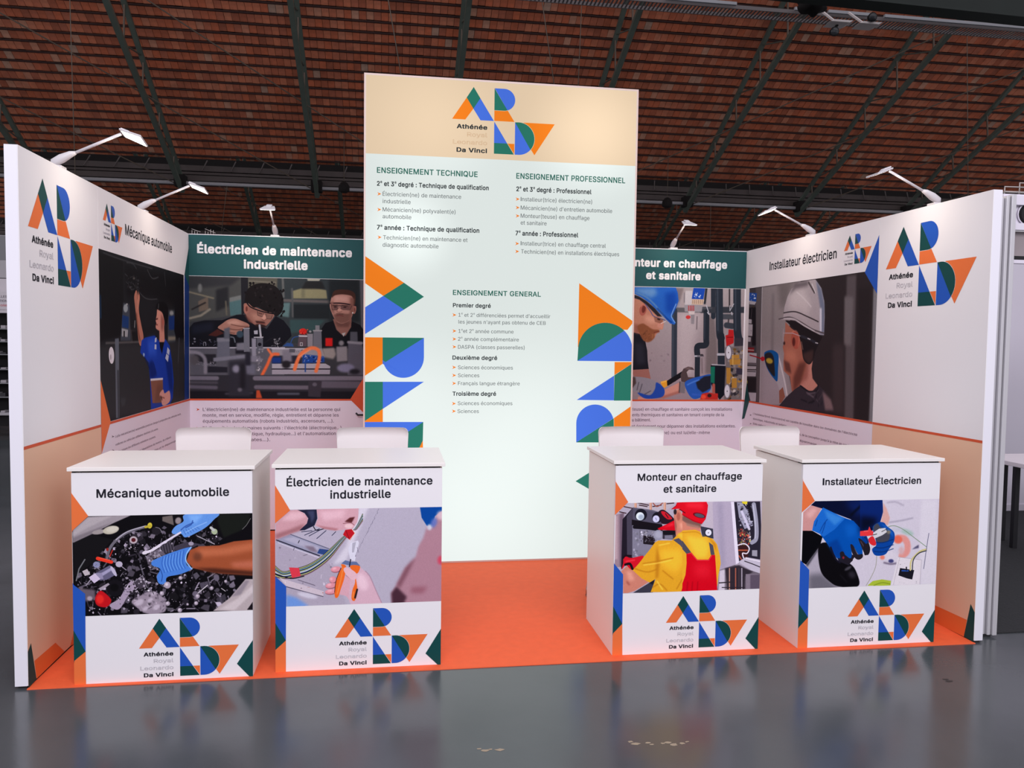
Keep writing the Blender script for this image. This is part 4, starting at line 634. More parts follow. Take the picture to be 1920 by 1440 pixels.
    c.p((204, 150, 130), [(190, 380), (300, 400), (330, 470), (240, 480), (180, 440)], 18); c.p((150, 96, 82), [(60, 480), (120, 500), (120, 600), (60, 590)], 14); c.p((196, 138, 122), [(330, 480), (395, 470), (400, 500), (385, 545), (330, 520)], 6)
    c.p((138, 84, 58), [(95, 520), (150, 480), (200, 500), (270, 545), (340, 555), (352, 578), (300, 600), (295, 645), (245, 692), (185, 692), (140, 640)], 4, True); c.clutter(6, 50, [(120, 540), (250, 560), (290, 620), (230, 690), (150, 640)], [(170, 112, 78), (104, 62, 44)], (8, 20), 'l', 2); c.l((110, 50, 46), [(290, 585), (348, 570)], 8, 2)
    c.e((168, 96, 84), (160, 318), 42, 70, 10); c.e((112, 54, 48), (168, 312), 22, 44, 10, 3); c.l((200, 130, 112), [(135, 280), (160, 255), (195, 280)], 9, 2, True)
    c.p((44, 40, 48), [(50, 140), (110, 160), (200, 215), (300, 300), (385, 400), (330, 395), (210, 270), (120, 200), (55, 180)], 2)
    c.p((42, 98, 182), [(50, 55), (545, 55), (568, 120), (578, 215), (545, 300), (500, 395), (545, 470), (530, 492), (480, 480), (415, 415), (330, 330), (240, 240), (150, 175), (60, 130)], 1)
    c.p((100, 142, 192), [(60, 60), (300, 60), (330, 130), (260, 180), (120, 130), (70, 100)], 22); c.p((24, 72, 160), [(420, 120), (550, 100), (560, 240), (500, 360), (430, 340)], 26); c.l((96, 134, 178), [(70, 115), (190, 165), (300, 260), (410, 400)], 16, 4, True); c.l((150, 180, 220), [(548, 250), (505, 350), (495, 400), (535, 470)], 8, 2, True); c.l((16, 50, 120), [(330, 300), (420, 400), (500, 470)], 10, 5, True)
    c.l((92, 92, 136), [(190, 255), (250, 340), (290, 395), (420, 440)], 11, 1, True); c.p((120, 78, 66), [(285, 395), (405, 430), (370, 480), (300, 460)], 3, a=.6); c.l((210, 196, 196), [(370, 480), (425, 455)], 7, 1); c.e((60, 40, 40), (345, 430), 20, 10, 20, 3)
    # hands and wrench
    c.l((28, 26, 32), [(450, 1180), (560, 1110), (640, 1060)], 56, 1); c.p((84, 68, 70), [(600, 1080), (635, 1010), (690, 985), (740, 995), (765, 1025), (700, 1020), (672, 1050), (690, 1110), (800, 1110), (740, 1150), (680, 1180), (610, 1160)], 1); c.p((118, 98, 98), [(650, 1010), (700, 990), (740, 1005), (680, 1020)], 4); c.p((222, 156, 52), [(365, 1162), (440, 1143), (445, 1215), (395, 1240)]); c.l((250, 200, 110), [(375, 1170), (435, 1155)], 8, 3)
    c.p((198, 142, 128), [(100, 1340), (240, 1330), (400, 1262), (600, 1165), (612, 1282), (400, 1350), (250, 1375), (100, 1375)], 1); c.p((166, 108, 98), [(240, 1350), (420, 1320), (610, 1260), (612, 1290), (400, 1360)], 8)
    c.p((142, 137, 147), [(30, 1120), (110, 1105), (250, 1130), (330, 1180), (405, 1240), (395, 1320), (200, 1360), (110, 1290), (30, 1260)], 1, True); c.p((40, 76, 164), [(320, 1170), (408, 1245), (385, 1340), (200, 1362), (110, 1310), (110, 1290), (240, 1320), (300, 1250)], 3, True); c.p((84, 66, 66), [(20, 1100), (70, 1110), (80, 1180), (20, 1260)], 5)
    for q in ([(110, 1170), (90, 1260)], [(150, 1190), (120, 1290)], [(250, 1270), (180, 1310)]): c.l((86, 80, 90), q, 9, 3)
    c.p((122, 114, 120), [(590, 1160), (660, 1170), (650, 1300), (582, 1290)], 2); c.l((70, 54, 60), [(592, 1165), (585, 1290)], 10, 2); c.p((46, 92, 176), [(650, 1180), (720, 1130), (850, 1095), (960, 1080), (960, 1200), (950, 1260), (870, 1330), (760, 1365), (690, 1300)], 1, True); c.p((36, 38, 52), [(780, 1170), (880, 1100), (960, 1090), (955, 1240), (860, 1290), (800, 1240)], 6); c.l((90, 136, 214), [(680, 1200), (740, 1170), (820, 1140)], 12, 4, True); c.l((60, 100, 190), [(740, 1310), (850, 1320)], 16, 5)
    c.p((26, 28, 39), [(955, 968), (1135, 975), (1130, 1300), (1060, 1375), (1010, 1300), (960, 1190)], 1); c.p((26, 112, 92), [(955, 985), (1005, 985), (1000, 1185), (955, 1170)], 2); c.l((186, 182, 190), [(970, 962), (1130, 970)], 12, 2)
    c.p((186, 50, 44), [(850, 1305), (910, 1290), (1040, 1300), (1040, 1372), (830, 1372)], 2); c.e((226, 84, 60), (870, 1340), 30, 26, 0, 4); c.l((170, 90, 80), [(990, 1200), (990, 1290)], 34, 2); c.e((60, 30, 36), (940, 1325), 24, 22, 0, 3)
    c.p((120, 110, 112), [(1120, 760), (1340, 740), (1340, 1375), (1110, 1375), (1130, 1000)], 6); c.clutter(13, 120, [(1170, 780), (1340, 760), (1340, 1370), (1120, 1370)], [(170, 128, 66), (190, 178, 176), (104, 78, 50), (60, 56, 64), (140, 130, 132)], (14, 40), 'pe', 2)
    for q in ([(1200, 850), (1290, 845), (1290, 890), (1205, 895)], [(1175, 900), (1310, 895), (1300, 960), (1180, 965)], [(1200, 1120), (1262, 1120), (1262, 1235), (1202, 1235)], [(1140, 1000), (1190, 1000), (1185, 1180), (1140, 1180)]): c.p((176, 130, 62), q, 2)
    c.l((220, 180, 110), [(1215, 860), (1215, 960)], 8, 3); c.p((184, 38, 42), [(1165, 550), (1222, 555), (1228, 640), (1222, 710), (1180, 730), (1140, 745), (1128, 620), (1160, 610)], 1); c.l((120, 18, 24), [(1150, 640), (1215, 640)], 8, 1); c.p((60, 54, 70), [(1255, 1000), (1330, 1010), (1325, 1080), (1255, 1080)], 2)
    for x, y in ((1168, 820), (1152, 1275)): c.e((120, 112, 124), (x, y), 40, 88); c.e((206, 202, 212), (x-4, y), 30, 76); c.e((70, 60, 70), (x-4, y), 5, 9)
    return c.done('plumber photo', seen=(176, 158, 170), gain=.55)
def photo_electrician(pl, r):
    c = Canvas(pl, *r, 900); c.fill((52, 44, 48)); c.crop(1390, 500, 5.538)
    c.p((140, 131, 134), [(215, 210), (620, 150), (520, 400), (470, 1000), (560, 1440), (190, 1430)], 3); c.p((160, 150, 158), [(200, 900), (440, 900), (500, 1440), (190, 1430)], 60); c.p((116, 108, 110), [(380, 180), (560, 160), (470, 420), (400, 420)], 30); c.l((120, 112, 116), [(330, 300), (320, 900)], 30, 14)
    c.p((72, 66, 72), [(30, 230), (192, 212), (180, 1405), (10, 1400)], 1); c.p((92, 85, 89), [(150, 220), (215, 212), (190, 1405), (160, 1402)], 4)
    W2 = (172, 167, 176)
    c.p((40, 80, 156), [(42, 268), (162, 275), (155, 365), (42, 355)], 1); c.clutter(3, 14, [(50, 280), (150, 285), (150, 350), (50, 350)], [(190, 196, 214)], (5, 14), 'pl'); c.p(W2, [(42, 345), (155, 365), (140, 395), (42, 385)], 1); c.clutter(8, 30, [(45, 375), (140, 390), (120, 470), (45, 480)], [(170, 148, 66), (50, 40, 40), (90, 70, 40)], (6, 16))
    c.p((34, 30, 36), [(60, 430), (150, 420), (150, 820), (110, 820), (115, 560), (60, 540)], 3); c.l((90, 84, 92), [(75, 440), (60, 540)], 8, 2); c.l((84, 76, 84), [(110, 440), (100, 540)], 7, 2)
    for q in ([(35, 540), (108, 548), (106, 590), (33, 586)], [(33, 592), (118, 600), (114, 720), (30, 714)], [(30, 725), (100, 735), (96, 780), (28, 775)], [(20, 890), (160, 898), (155, 1000), (20, 995)], [(20, 1030), (155, 1035), (152, 1065), (18, 1062)], [(18, 1075), (155, 1078), (150, 1140), (16, 1136)], [(75, 1305), (155, 1310), (150, 1400), (95, 1395)]): c.p(W2, q, 1)
    c.clutter(4, 12, [(38, 620), (110, 620), (110, 690), (38, 690)], [(40, 36, 44)], (5, 12), 'pl'); c.l((104, 98, 106), [(25, 1005), (155, 1012)], 16, 1); c.l((50, 46, 52), [(30, 1085), (150, 1092)], 5); c.p((126, 36, 42), [(18, 832), (135, 842), (130, 888), (18, 880)], 2); c.l((190, 176, 176), [(20, 860), (130, 868)], 5); c.p((40, 36, 42), [(18, 1150), (155, 1150), (150, 1300), (70, 1300)], 4); c.e((176, 180, 60), (52, 1200), 14, 26, 0, 4)
    c.l((188, 182, 190), [(217, 218), (190, 1410)], 7)
    c.crop(1520, 500, 4.8)
    c.p((52, 44, 47), [(20, 110), (620, 30), (610, 1440), (40, 1360), (60, 900)], 6); c.p((92, 83, 87), [(325, 80), (412, 70), (385, 1370), (303, 1360)], 10); c.p((112, 104, 108), [(305, 265), (385, 275), (365, 710), (300, 705)], 10); c.p((66, 55, 58), [(200, 700), (300, 700), (300, 1330), (200, 1310)], 22); c.p((128, 124, 130), [(565, 190), (620, 185), (600, 1440), (520, 1400), (545, 900)], 7); c.p((46, 39, 42), [(430, 200), (540, 190), (520, 1390), (400, 1370)], 14)
    c.crop(1390, 500, 5.538)
    c.p((190, 134, 122), [(640, 1000), (745, 955), (730, 1060), (740, 1160), (795, 1235), (730, 1300), (620, 1270), (560, 1200)], 2); c.p((158, 100, 90), [(620, 1020), (700, 1000), (690, 1160), (620, 1220)], 16)
    c.p((164, 104, 88), [(458, 575), (520, 640), (600, 700), (640, 850), (690, 990), (660, 1100), (600, 1250), (530, 1330), (505, 1140), (470, 1110), (440, 1080), (438, 1000), (445, 900), (430, 835), (446, 790), (442, 740), (455, 680)], 1)
    c.p((186, 122, 102), [(450, 860), (560, 880), (580, 1000), (470, 980)], 26); c.p((108, 64, 56), [(600, 1000), (680, 980), (620, 1200), (540, 1310), (540, 1150)], 16); c.p((90, 56, 52), [(440, 970), (460, 1080), (520, 1110), (500, 1000)], 8, a=.8)
    c.p((37, 31, 35), [(462, 558), (600, 585), (720, 650), (835, 715), (810, 790), (770, 880), (750, 960), (705, 1015), (645, 960), (622, 810), (585, 690), (500, 600)], 1, True); c.p((92, 66, 62), [(640, 900), (750, 860), (740, 970), (700, 1010), (650, 960)], 10, a=.6)
    c.e((166, 88, 74), (562, 765), 44, 92, -6); c.e((96, 44, 40), (545, 780), 16, 46, 0, 4); c.l((196, 120, 104), [(530, 680), (570, 670), (600, 730), (590, 830)], 8, 3, True)
    c.l((176, 150, 156), [(435, 690), (530, 690), (640, 730)], 6, 1); c.l((170, 150, 158), [(436, 650), (434, 770), (450, 800)], 8, 1, True); c.e((60, 34, 34), (446, 795), 10, 18, 0, 3); c.l((50, 50, 60), [(620, 720), (720, 760), (790, 800)], 20, 3, True); c.l((196, 190, 196), [(690, 745), (715, 755)], 8, 1); c.l((190, 184, 190), [(770, 790), (795, 795)], 7); c.l((170, 130, 120), [(625, 780), (640, 860)], 6, 2)
    c.p((168, 158, 164), [(382, 552), (400, 538), (436, 520), (448, 420), (480, 310), (520, 230), (600, 165), (680, 145), (770, 132), (830, 220), (862, 360), (866, 520), (858, 712), (815, 708), (740, 670), (650, 620), (560, 560), (460, 548)], 1)
    c.p((190, 180, 184), [(520, 260), (640, 210), (720, 400), (700, 500), (500, 440), (480, 400)], 34); c.p((116, 122, 144), [(775, 140), (835, 240), (864, 400), (858, 706), (815, 700), (830, 500), (800, 300)], 8); c.p((206, 206, 220), [(815, 430), (835, 430), (835, 680), (815, 680)], 7)
    c.p((104, 96, 102), [(560, 170), (700, 145), (690, 200), (560, 230), (500, 290)], 14); c.l((76, 68, 72), [(700, 165), (760, 270)], 15, 2); c.l((210, 204, 210), [(735, 180), (770, 270)], 8, 2); c.l((206, 198, 202), [(575, 265), (640, 320), (725, 415)], 9, 3, True)
    c.l((70, 62, 66), [(440, 480), (560, 468), (690, 520), (800, 572)], 9, 1, True); c.l((92, 82, 88), [(390, 545), (500, 525), (600, 565), (740, 650), (855, 690)], 10, 1, True); c.l((196, 188, 194), [(440, 540), (540, 540), (640, 600), (760, 670)], 7, 2, True)
    c.p((56, 49, 58), [(395, 1440), (470, 1350), (560, 1270), (620, 1230), (700, 1290), (780, 1285), (795, 1220), (860, 1290), (920, 1380), (960, 1470), (960, 1500), (395, 1500)], 1); c.l((30, 26, 34), [(610, 1235), (700, 1295), (780, 1290), (800, 1225)], 9, 2, True); c.clutter(6, 14, [(620, 1300), (860, 1300), (900, 1440), (600, 1440)], [(92, 82, 92), (34, 30, 38)], (20, 46), 'l', 5); c.p((126, 104, 108), [(840, 1290), (930, 1380), (960, 1490), (870, 1490)], 10)
    c.p((168, 162, 170), [(380, 920), (420, 1000), (455, 1160), (470, 1240), (482, 1345), (440, 1350), (400, 1290), (368, 1200)], 2); c.p((142, 92, 78), [(392, 1290), (432, 1250), (455, 1350), (420, 1410), (395, 1420)], 1); c.l((206, 200, 204), [(385, 930), (440, 1150), (475, 1330)], 14, 3, True)
    c.p((20, 86, 150), [(238, 905), (260, 878), (310, 866), (360, 885), (388, 930), (382, 1060), (375, 1185), (340, 1165), (280, 1080), (250, 1000)], 1, True); c.p((42, 38, 44), [(244, 912), (300, 892), (335, 940), (345, 1040), (345, 1140), (290, 1080), (252, 1000)], 3, True); c.e((176, 152, 62), (292, 978), 36, 28, 25, 3)
    c.l((150, 28, 40), [(88, 918), (150, 935), (215, 958)], 8); c.e((170, 34, 48), (222, 957), 22, 24)
    return c.done('electrician photo', seen=(206, 192, 202), gain=.8)
# ================================================================ the hall
WD, DP, BH = 4.8804, 3.0322, 2.5
TLW, TRW = 0.0587, 0.0555
OL = 1.1271
CH = 1.0089
m_floor = bpy.data.materials.new('painted_concrete'); m_floor.use_nodes = True
nt = m_floor.node_tree; b = nt.nodes['Principled BSDF']; N_ = nt.nodes.new; LK = nt.links.new
tc = N_('ShaderNodeTexCoord'); n1 = N_('ShaderNodeTexNoise'); n1.inputs['Scale'].default_value = .9; n1.inputs['Detail'].default_value = 8
n2 = N_('ShaderNodeTexNoise'); n2.inputs['Scale'].default_value = 7; n2.inputs['Detail'].default_value = 5
n3 = N_('ShaderNodeTexNoise'); n3.inputs['Scale'].default_value = 60; n3.inputs['Detail'].default_value = 3
mp = N_('ShaderNodeMapping'); mp.inputs['Scale'].default_value = (.25, .3, 1)
LK(tc.outputs['Object'], mp.inputs[0]); LK(tc.outputs['Object'], n1.inputs['Vector']); LK(mp.outputs[0], n2.inputs['Vector']); LK(tc.outputs['Object'], n3.inputs['Vector'])
cr = N_('ShaderNodeValToRGB'); cr.color_ramp.elements[0].position = .3; cr.color_ramp.elements[0].color = lin((62, 66, 69))+(1,); cr.color_ramp.elements[1].position = .72; cr.color_ramp.elements[1].color = lin((78, 82, 85))+(1,)
LK(n1.outputs['Fac'], cr.inputs[0]); LK(cr.outputs[0], b.inputs['Base Color'])
r1 = N_('ShaderNodeMapRange'); r1.inputs['From Min'].default_value = .3; r1.inputs['From Max'].default_value = .7; r1.inputs['To Min'].default_value = .15; r1.inputs['To Max'].default_value = .25
LK(n2.outputs['Fac'], r1.inputs['Value']); LK(r1.outputs[0], b.inputs['Roughness'])
bp = N_('ShaderNodeBump'); bp.inputs['Strength'].default_value = .05; bp.inputs['Distance'].default_value = .004; LK(n3.outputs['Fac'], bp.inputs['Height'])
bp2 = N_('ShaderNodeBump'); bp2.inputs['Strength'].default_value = .05; bp2.inputs['Distance'].default_value = .03; LK(n2.outputs['Fac'], bp2.inputs['Height']); LK(bp.outputs[0], bp2.inputs['Normal']); LK(bp2.outputs[0], b.inputs['Normal'])
floor = struct(box('floor', -30, 45, -9, 56, -.1, 0, m_floor, bevel=0))
m_chip = mat('bare_concrete', (150, 135, 115), .8); m_chipd = mat('dark_stain', (40, 32, 30), .7)
def floor_marks(pts, m, seed, size):
    R = random.Random(seed)
    for px, py in pts:
        P = hit(px, py, 2, 0); n = 9; z = size*R.uniform(.5, 1.3)
        V = [(P[0]+z*R.uniform(.5, 1.1)*math.cos(k*6.283/n)*1.6, P[1]+z*R.uniform(.4, 1)*math.sin(k*6.283/n), .0006) for k in range(n)]
        mk('floor_mark', V, [tuple(range(n))], m, floor)
floor_marks([(898, 1404), (910, 1407), (920, 1405), (936, 1406), (1182, 1391), (1192, 1395), (1215, 1393), (1222, 1396), (1243, 1394), (1252, 1392), (1262, 1396), (1280, 1394), (1288, 1391)], m_chip, 3, .011)
floor_marks([(1773, 1274), (1779, 1277)], m_chipd, 5, .012)

# --- brick-vaulted roof slope, seen from below: purlins, terracotta tiles, lattice trusses
X0, YB, ZB, SL, PSI, HT = -6.2463, 28.0621, 7.2539, .5053, .0039, 1.3068
def HW(lx, t, z, back=0): 
    ly = -t+back
    return (lx*math.cos(PSI)-ly*math.sin(PSI), YB+lx*math.sin(PSI)+ly*math.cos(PSI), z)
def roofpt(lx, t, h, back=0): return HW(lx, t, ZB+h+SL*t, back)
mt = bpy.data.materials.new('terracotta'); mt.use_nodes = True; nt = mt.node_tree; b = nt.nodes['Principled BSDF']; N_ = nt.nodes.new; LK = nt.links.new
at = N_('ShaderNodeAttribute'); at.attribute_name = 'tint'; oi = N_('ShaderNodeObjectInfo'); ad = N_('ShaderNodeMath'); ad.operation = 'ADD'; fr = N_('ShaderNodeMath'); fr.operation = 'FRACT'
LK(at.outputs['Fac'], ad.inputs[0]); LK(oi.outputs['Random'], ad.inputs[1]); LK(ad.outputs[0], fr.inputs[0])
cr = N_('ShaderNodeValToRGB'); e = cr.color_ramp.elements; e[0].position = 0; e[0].color = lin((178, 102, 76))+(1,); e[1].position = 1; e[1].color = lin((196, 160, 140))+(1,)
for p_, c_ in ((.3, (226, 122, 84)), (.5, (200, 116, 88)), (.75, (228, 134, 98)), (.93, (222, 140, 108)), (.98, (222, 166, 138))): q = e.new(p_); q.color = lin(c_)+(1,)
LK(fr.outputs[0], cr.inputs[0]); tc = N_('ShaderNodeTexCoord'); n1 = N_('ShaderNodeTexNoise'); n1.inputs['Scale'].default_value = 5; n1.inputs['Detail'].default_value = 6; LK(tc.outputs['Object'], n1.inputs['Vector'])
mx = N_('ShaderNodeMix'); mx.data_type = 'RGBA'; mx.blend_type = 'MULTIPLY'; mx.inputs[0].default_value = 1; mr = N_('ShaderNodeMapRange'); mr.inputs['To Min'].default_value = .62; mr.inputs['To Max'].default_value = 1.35
LK(n1.outputs['Fac'], mr.inputs['Value']); LK(cr.outputs[0], mx.inputs[6]); LK(mr.outputs[0], mx.inputs[7]); LK(mx.outputs[2], b.inputs['Base Color']); b.inputs['Roughness'].default_value = .85
m_iron = mat('green_painted_iron', (98, 108, 98), .55, noise=.3, nscale=3); m_dark = mat('matt_black', (20, 14, 14), .9); m_pur = mat('rusty_dark_purlin', (52, 28, 24), .8)  # matt black serves the roof backing, eave strip, shoes and small fittings
m_rod = mat('pale_rod', (104, 92, 80), .6); m_pipe = mat('galvanised_pipe', (170, 168, 172), .5, .2); m_band = mat('grey_girder', (88, 78, 76), .7, noise=.4, nscale=2)
NT, TP, RP, LXA, LXB = 22, 5/22, .381, X0-15, X0+5*9.2
def roof(name, back, rows, single):
    C_ = [roofpt(LXA, -.1, .10+HT, back), roofpt(LXB, -.1, .10+HT, back), roofpt(LXB, rows*RP, .10+HT, back), roofpt(LXA, rows*RP, .10+HT, back)]
    deck = struct(mk(name, C_+[(x, y, z+.15) for x, y, z in C_], [(0, 3, 2, 1), (4, 5, 6, 7), (0, 1, 5, 4), (1, 2, 6, 5), (2, 3, 7, 6), (3, 0, 4, 7)], m_dark))
    ex = Vector((math.cos(PSI), math.sin(PSI), 0)); et = Vector((math.sin(PSI), -math.cos(PSI), SL)).normalized(); en = ex.cross(et)
    if en.z > 0: en = -en
    tl = .322*1.1204/2; cells = []
    n = int((LXB-LXA)/TP)
    for j in range(rows):
        for i in range(n):
            c = Vector(roofpt(LXA+(i+.5)*TP, (j+.5)*RP, HT, back)); x, y, z = proj(c)
            vis = single and 0 < x < 1920 and 0 < y < 1440 and not (675 < x < 1203 and y > 140)
            cells.append((z if vis else 1e9, i, j, c))
    cells.sort(key=lambda q: q[0]); keep = cells[:300] if single else []; rest = cells[len(keep):]
    R = random.Random(7)
    def tv(c, jx=0, w=.108, d=.05):
        return [c+ex*sx*w+et*sy*tl+en*(d/2 if sz else -d/2) for sz in (0, 1) for sx, sy in ((-1, -1), (1, -1), (1, 1), (-1, 1))]
    F1 = [(0, 1, 2, 3), (7, 6, 5, 4), (1, 0, 4, 5), (2, 1, 5, 6), (3, 2, 6, 7), (0, 3, 7, 4)]
    if keep:
        me = bpy.data.meshes.new('tile'); M = Matrix((ex, et, en)).transposed()
        me.from_pydata([(sx*.108, sy*tl, sz*.025) for sz in (-1, 1) for sx, sy in ((-1, -1), (1, -1), (1, 1), (-1, 1))], [], F1); me.materials.append(mt)
        a = me.attributes.new('tint', 'FLOAT', 'FACE')
        for _, i, j, c in keep:
            o = bpy.data.objects.new('tile', me); o.matrix_world = Matrix.Translation(c+en*R.uniform(-.008, .008)) @ M.to_4x4(); o.parent = deck; col.objects.link(o)
    V, F, T = [], [], []
    for _, i, j, c in rest:
        k = len(V); V += tv(c+en*R.uniform(-.008, .008)); F += [tuple(k+q for q in f) for f in F1]; t = R.random(); T += [t]*6
    o = mk('tile_field', V, F, mt, deck); o['kind'] = 'stuff'
    a = o.data.attributes.new('tint', 'FLOAT', 'FACE')
    if len(o.data.polygons) == len(T): a.data.foreach_set('value', T)
    for j in range(rows+1):
        mk('purlin', obar(roofpt(LXA, j*RP, HT-.045, back), roofpt(LXB, j*RP, HT-.045, back), .05, .05), BF, m_pur, deck)
    # trusses
    for i in range(-2, 9):
        lx = X0+5*i
        T_ = lambda t, h: roofpt(lx, t, h, back)
        o = mk('roof_truss', obar(T_(-.15, 0), T_(rows*RP, -.044*rows*RP), .16, .13), BF, m_iron, deck)
        V, F = [], []
        for q in (obar(T_(-.1, .40), T_(rows*RP, .45+.0885*rows*RP), .15, .1), obar(T_(-.1, -.0), T_(-.1, .5), .2, .14)): n_ = len(V); V += q; F += [tuple(a+n_ for a in f) for f in BF]
        mk('top_chord', V, F, m_iron, o)
        for k, t in enumerate((1.1, 2.9, 4.7, 6.5, 8.3, 10.1)):
            if t < rows*RP-.2: mk('strut', obar(T_(t, -.044*t), T_(t-.1, .45+.088*t), .045, .045, (1, 0, 0)), BF, m_rod, o)
            if k and t < rows*RP-.2: mk('strut', obar(T_(t-1.8, .40+.08*t), T_(t, .03-.044*t), .035, .035, (1, 0, 0)), BF, m_iron, o)
    # tie rods in the plane of the trusses
    for i in range(-1, 9):
        dr = -1 if i <= 2 else 1
        mk('tie_rod', tubev([roofpt(X0+5*i, -.05, .12, back), roofpt(X0+5*(i+2*dr), min(8.8, rows*RP-.3), -.2, back)], .02, 6)[0], tubev([(0, 0, 0), (1, 0, 0)], 1, 6)[1], m_rod, deck)
    # valley girder under the eave
    def band(nm, za, zb, d, m, thick=.2):
        A = HW(LXA, d, za, back); B_ = HW(LXB, d, za, back); A2 = HW(LXA, d-thick, za, back); B2 = HW(LXB, d-thick, za, back); h = zb-za
        mk(nm, [A, B_, B2, A2]+[(x, y, z+h) for x, y, z in (A, B_, B2, A2)], BF, m, deck)
    band('eave_beam', 8.15, 8.50, -.5, m_dark, .5); band('valley_girder', 7.98, 8.19, -.2, m_band); band('girder_rail', 7.84, 7.93, -.15, m_band, .1); band('valley_girder', 7.60, 7.80, -.1, m_band, .15); band('girder_web', 7.55, 8.15, -.45, m_dark, .1)
    n = int((LXB-LXA)/1.05)
    V, F = [], []
    for i in range(n):
        q = obar(HW(LXA+i*1.05, -.02, 7.96, back), HW(LXA+i*1.05+.12, -.35, 8.42, back), .03, .03); k = len(V); V += q; F += [tuple(a+k for a in f) for f in BF]
    o = mk('gutter_bracket', V, F, m_band, deck); o['kind'] = 'stuff'
    mk('gutter_pipe', tubev([HW(LXA, .1, 7.46, back), HW(LXB, .1, 7.46, back)], .065, 10)[0], tubev([(0, 0, 0), (1, 0, 0)], 1, 10)[1], m_pipe, deck, smooth=False)
    for i in range(-2, 9):
        lx = X0+5*i; mk('truss_shoe', obar(HW(lx, .1, 7.74, back), HW(lx, .1, 7.30, back), .42, .4, (0, 1, 0)), BF, m_dark, deck, bevel=.04)
    return deck
ceil1 = roof('ceiling', 0, 27, True)
ceil2 = roof('ceiling', 19.35, 23, False)
far = struct(mk('wall_far', boxv(-32, 46, 50.5, 50.8, 0, 14), BF, mat('far_wall_dark', (22, 18, 18), .9)))

# --- things under the roof, top right and hanging cables
m_tray = mat('cable_tray_grey', (112, 104, 104), .6); m_lbar = mat('pale_conduit', (160, 160, 165), .5)
def xline(px, py, Y): return hit(px, py, 1, Y)
Pz = xline(1480, 33, 17.6); tz = Pz[2]
t = thing('cable_tray', 'grey ladder cable tray with pale conduit running under the tiled roof at the top right', 'cable tray', (11, 17.6, tz))
def hx(x, y): return (x, y+(x-11)*math.tan(PSI))
def xbar(nm, xa, xb, y, za, zb, th, m, par): 
    A = hx(xa, y); B_ = hx(xb, y); return mk(nm, obar((A[0], A[1], (za+zb)/2), (B_[0], B_[1], (za+zb)/2), th, zb-za), BF, m, par)
xbar('side_rail', 3, 24, 17.85, tz, tz+.1, .03, m_tray, t); xbar('side_rail', 3, 24, 17.32, tz, tz+.1, .03, m_tray, t)
V, F = [], []
for i in range(190):
    x = 3+i*.11; q = obar((x, 17.33+(x-11)*math.tan(PSI), tz+.02), (x+.02, 17.84+(x-11)*math.tan(PSI), tz+.02), .045, .02); k = len(V); V += q; F += [tuple(a+k for a in f) for f in BF]
o = mk('rung', V, F, m_tray, t); o['kind'] = 'stuff'
for xa, xb in ((8.9, 10.9), (12.6, 13.4), (13.6, 14.9), (15.3, 22)): xbar('conduit', xa, xb, 17.15, tz+.02, tz+.1, .08, m_lbar, t)
Pg = xline(1740, 22, 14.0)
t = thing('lighting_girder', 'dark green steel girder crossing the top right corner of the roof', 'girder', (12, 14, Pg[2]))
m_gird = mat('dark_green_girder', (26, 36, 32), .7, noise=.5, nscale=2)
V0 = hx(9.6, 14.0); V1 = hx(22, 14.0)
mk('girder_flange', obar((V0[0]+.1, V0[1], Pg[2]+.12), (V1[0], V1[1], Pg[2]-.1), .5, .06), BF, m_gird, t); mk('girder_web', obar((V0[0]+.1, V0[1]+.2, Pg[2]+.5), (V1[0], V1[1]+.2, Pg[2]+.28), .05, .7), BF, m_gird, t)
P = xline(1523, 10, 15.5)
t = thing('hoist', 'black hoist bag hanging at the top edge above the cable tray', 'hoist', tuple(P))
bm = bmesh.new(); bmesh.ops.create_icosphere(bm, subdivisions=3, radius=1)
for v in bm.verts: v.co = Vector((P[0]+v.co.x*.42*(1+.2*math.sin(7*v.co.z)), P[1]+v.co.y*.3, P[2]+.12+v.co.z*.36*(1+.15*math.sin(9*v.co.x))))
me = bpy.data.meshes.new('bag'); bm.to_mesh(me); o = mk('hoist_bag', [v.co[:] for v in bm.verts], [[v.index for v in f.verts] for f in bm.faces], m_dark, t, smooth=True)
tube('chain', [(P[0], P[1], P[2]+.4), (P[0], P[1], P[2]+2)], .02, m_dark, t, 6)
m_flood = mat('grey_floodlight_housing', (226, 216, 214), .5); m_glass = mat('floodlight_glass', (70, 72, 76), .2)
for (xa, ya), (xb, yb), lm in (((1550, 50), (1592, 40), (1563, 59)), ((1600, 52), (1650, 45), (1634, 32))):
    A = xline(xa, ya, 16.2); B_ = xline(xb, yb, 16.2); cx_, cz_ = (A[0]+B_[0])/2, (A[2]+B_[2])/2
    t = thing('floodlight', ('left' if xa == 1550 else 'right')+' one of two grey floodlights with round lamp fixed to the cable tray', 'floodlight', (cx_, 16.2, cz_))
    mk('housing', [(cx_+sx*.27+sz*.06, 16.2+sy*.22, cz_+sz*.03+sy*.0) for sz in (-1, 1) for sx, sy in ((-1, -1), (1, -1), (1, 1), (-1, 1))], BF, m_flood, t, .01)
    L_ = xline(*lm, 16.0); tube('lamp_barrel', [(L_[0], 16.05, L_[2]), (L_[0]-.03, 15.9, L_[2]-.04)], [.09, .12], m_dark, t, 14); tube('lamp_glass', [(L_[0]-.03, 15.895, L_[2]-.045), (L_[0]-.032, 15.885, L_[2]-.05)], [.1, .1], m_glass, t, 14)
    mk('bracket', obar((L_[0], 16.1, L_[2]), (cx_, 16.2, cz_), .05, .05), BF, m_dark, t); mk('bracket', obar((cx_, 16.2, cz_), (cx_, 17.09, tz+.04), .05, .05), BF, m_flood, t)
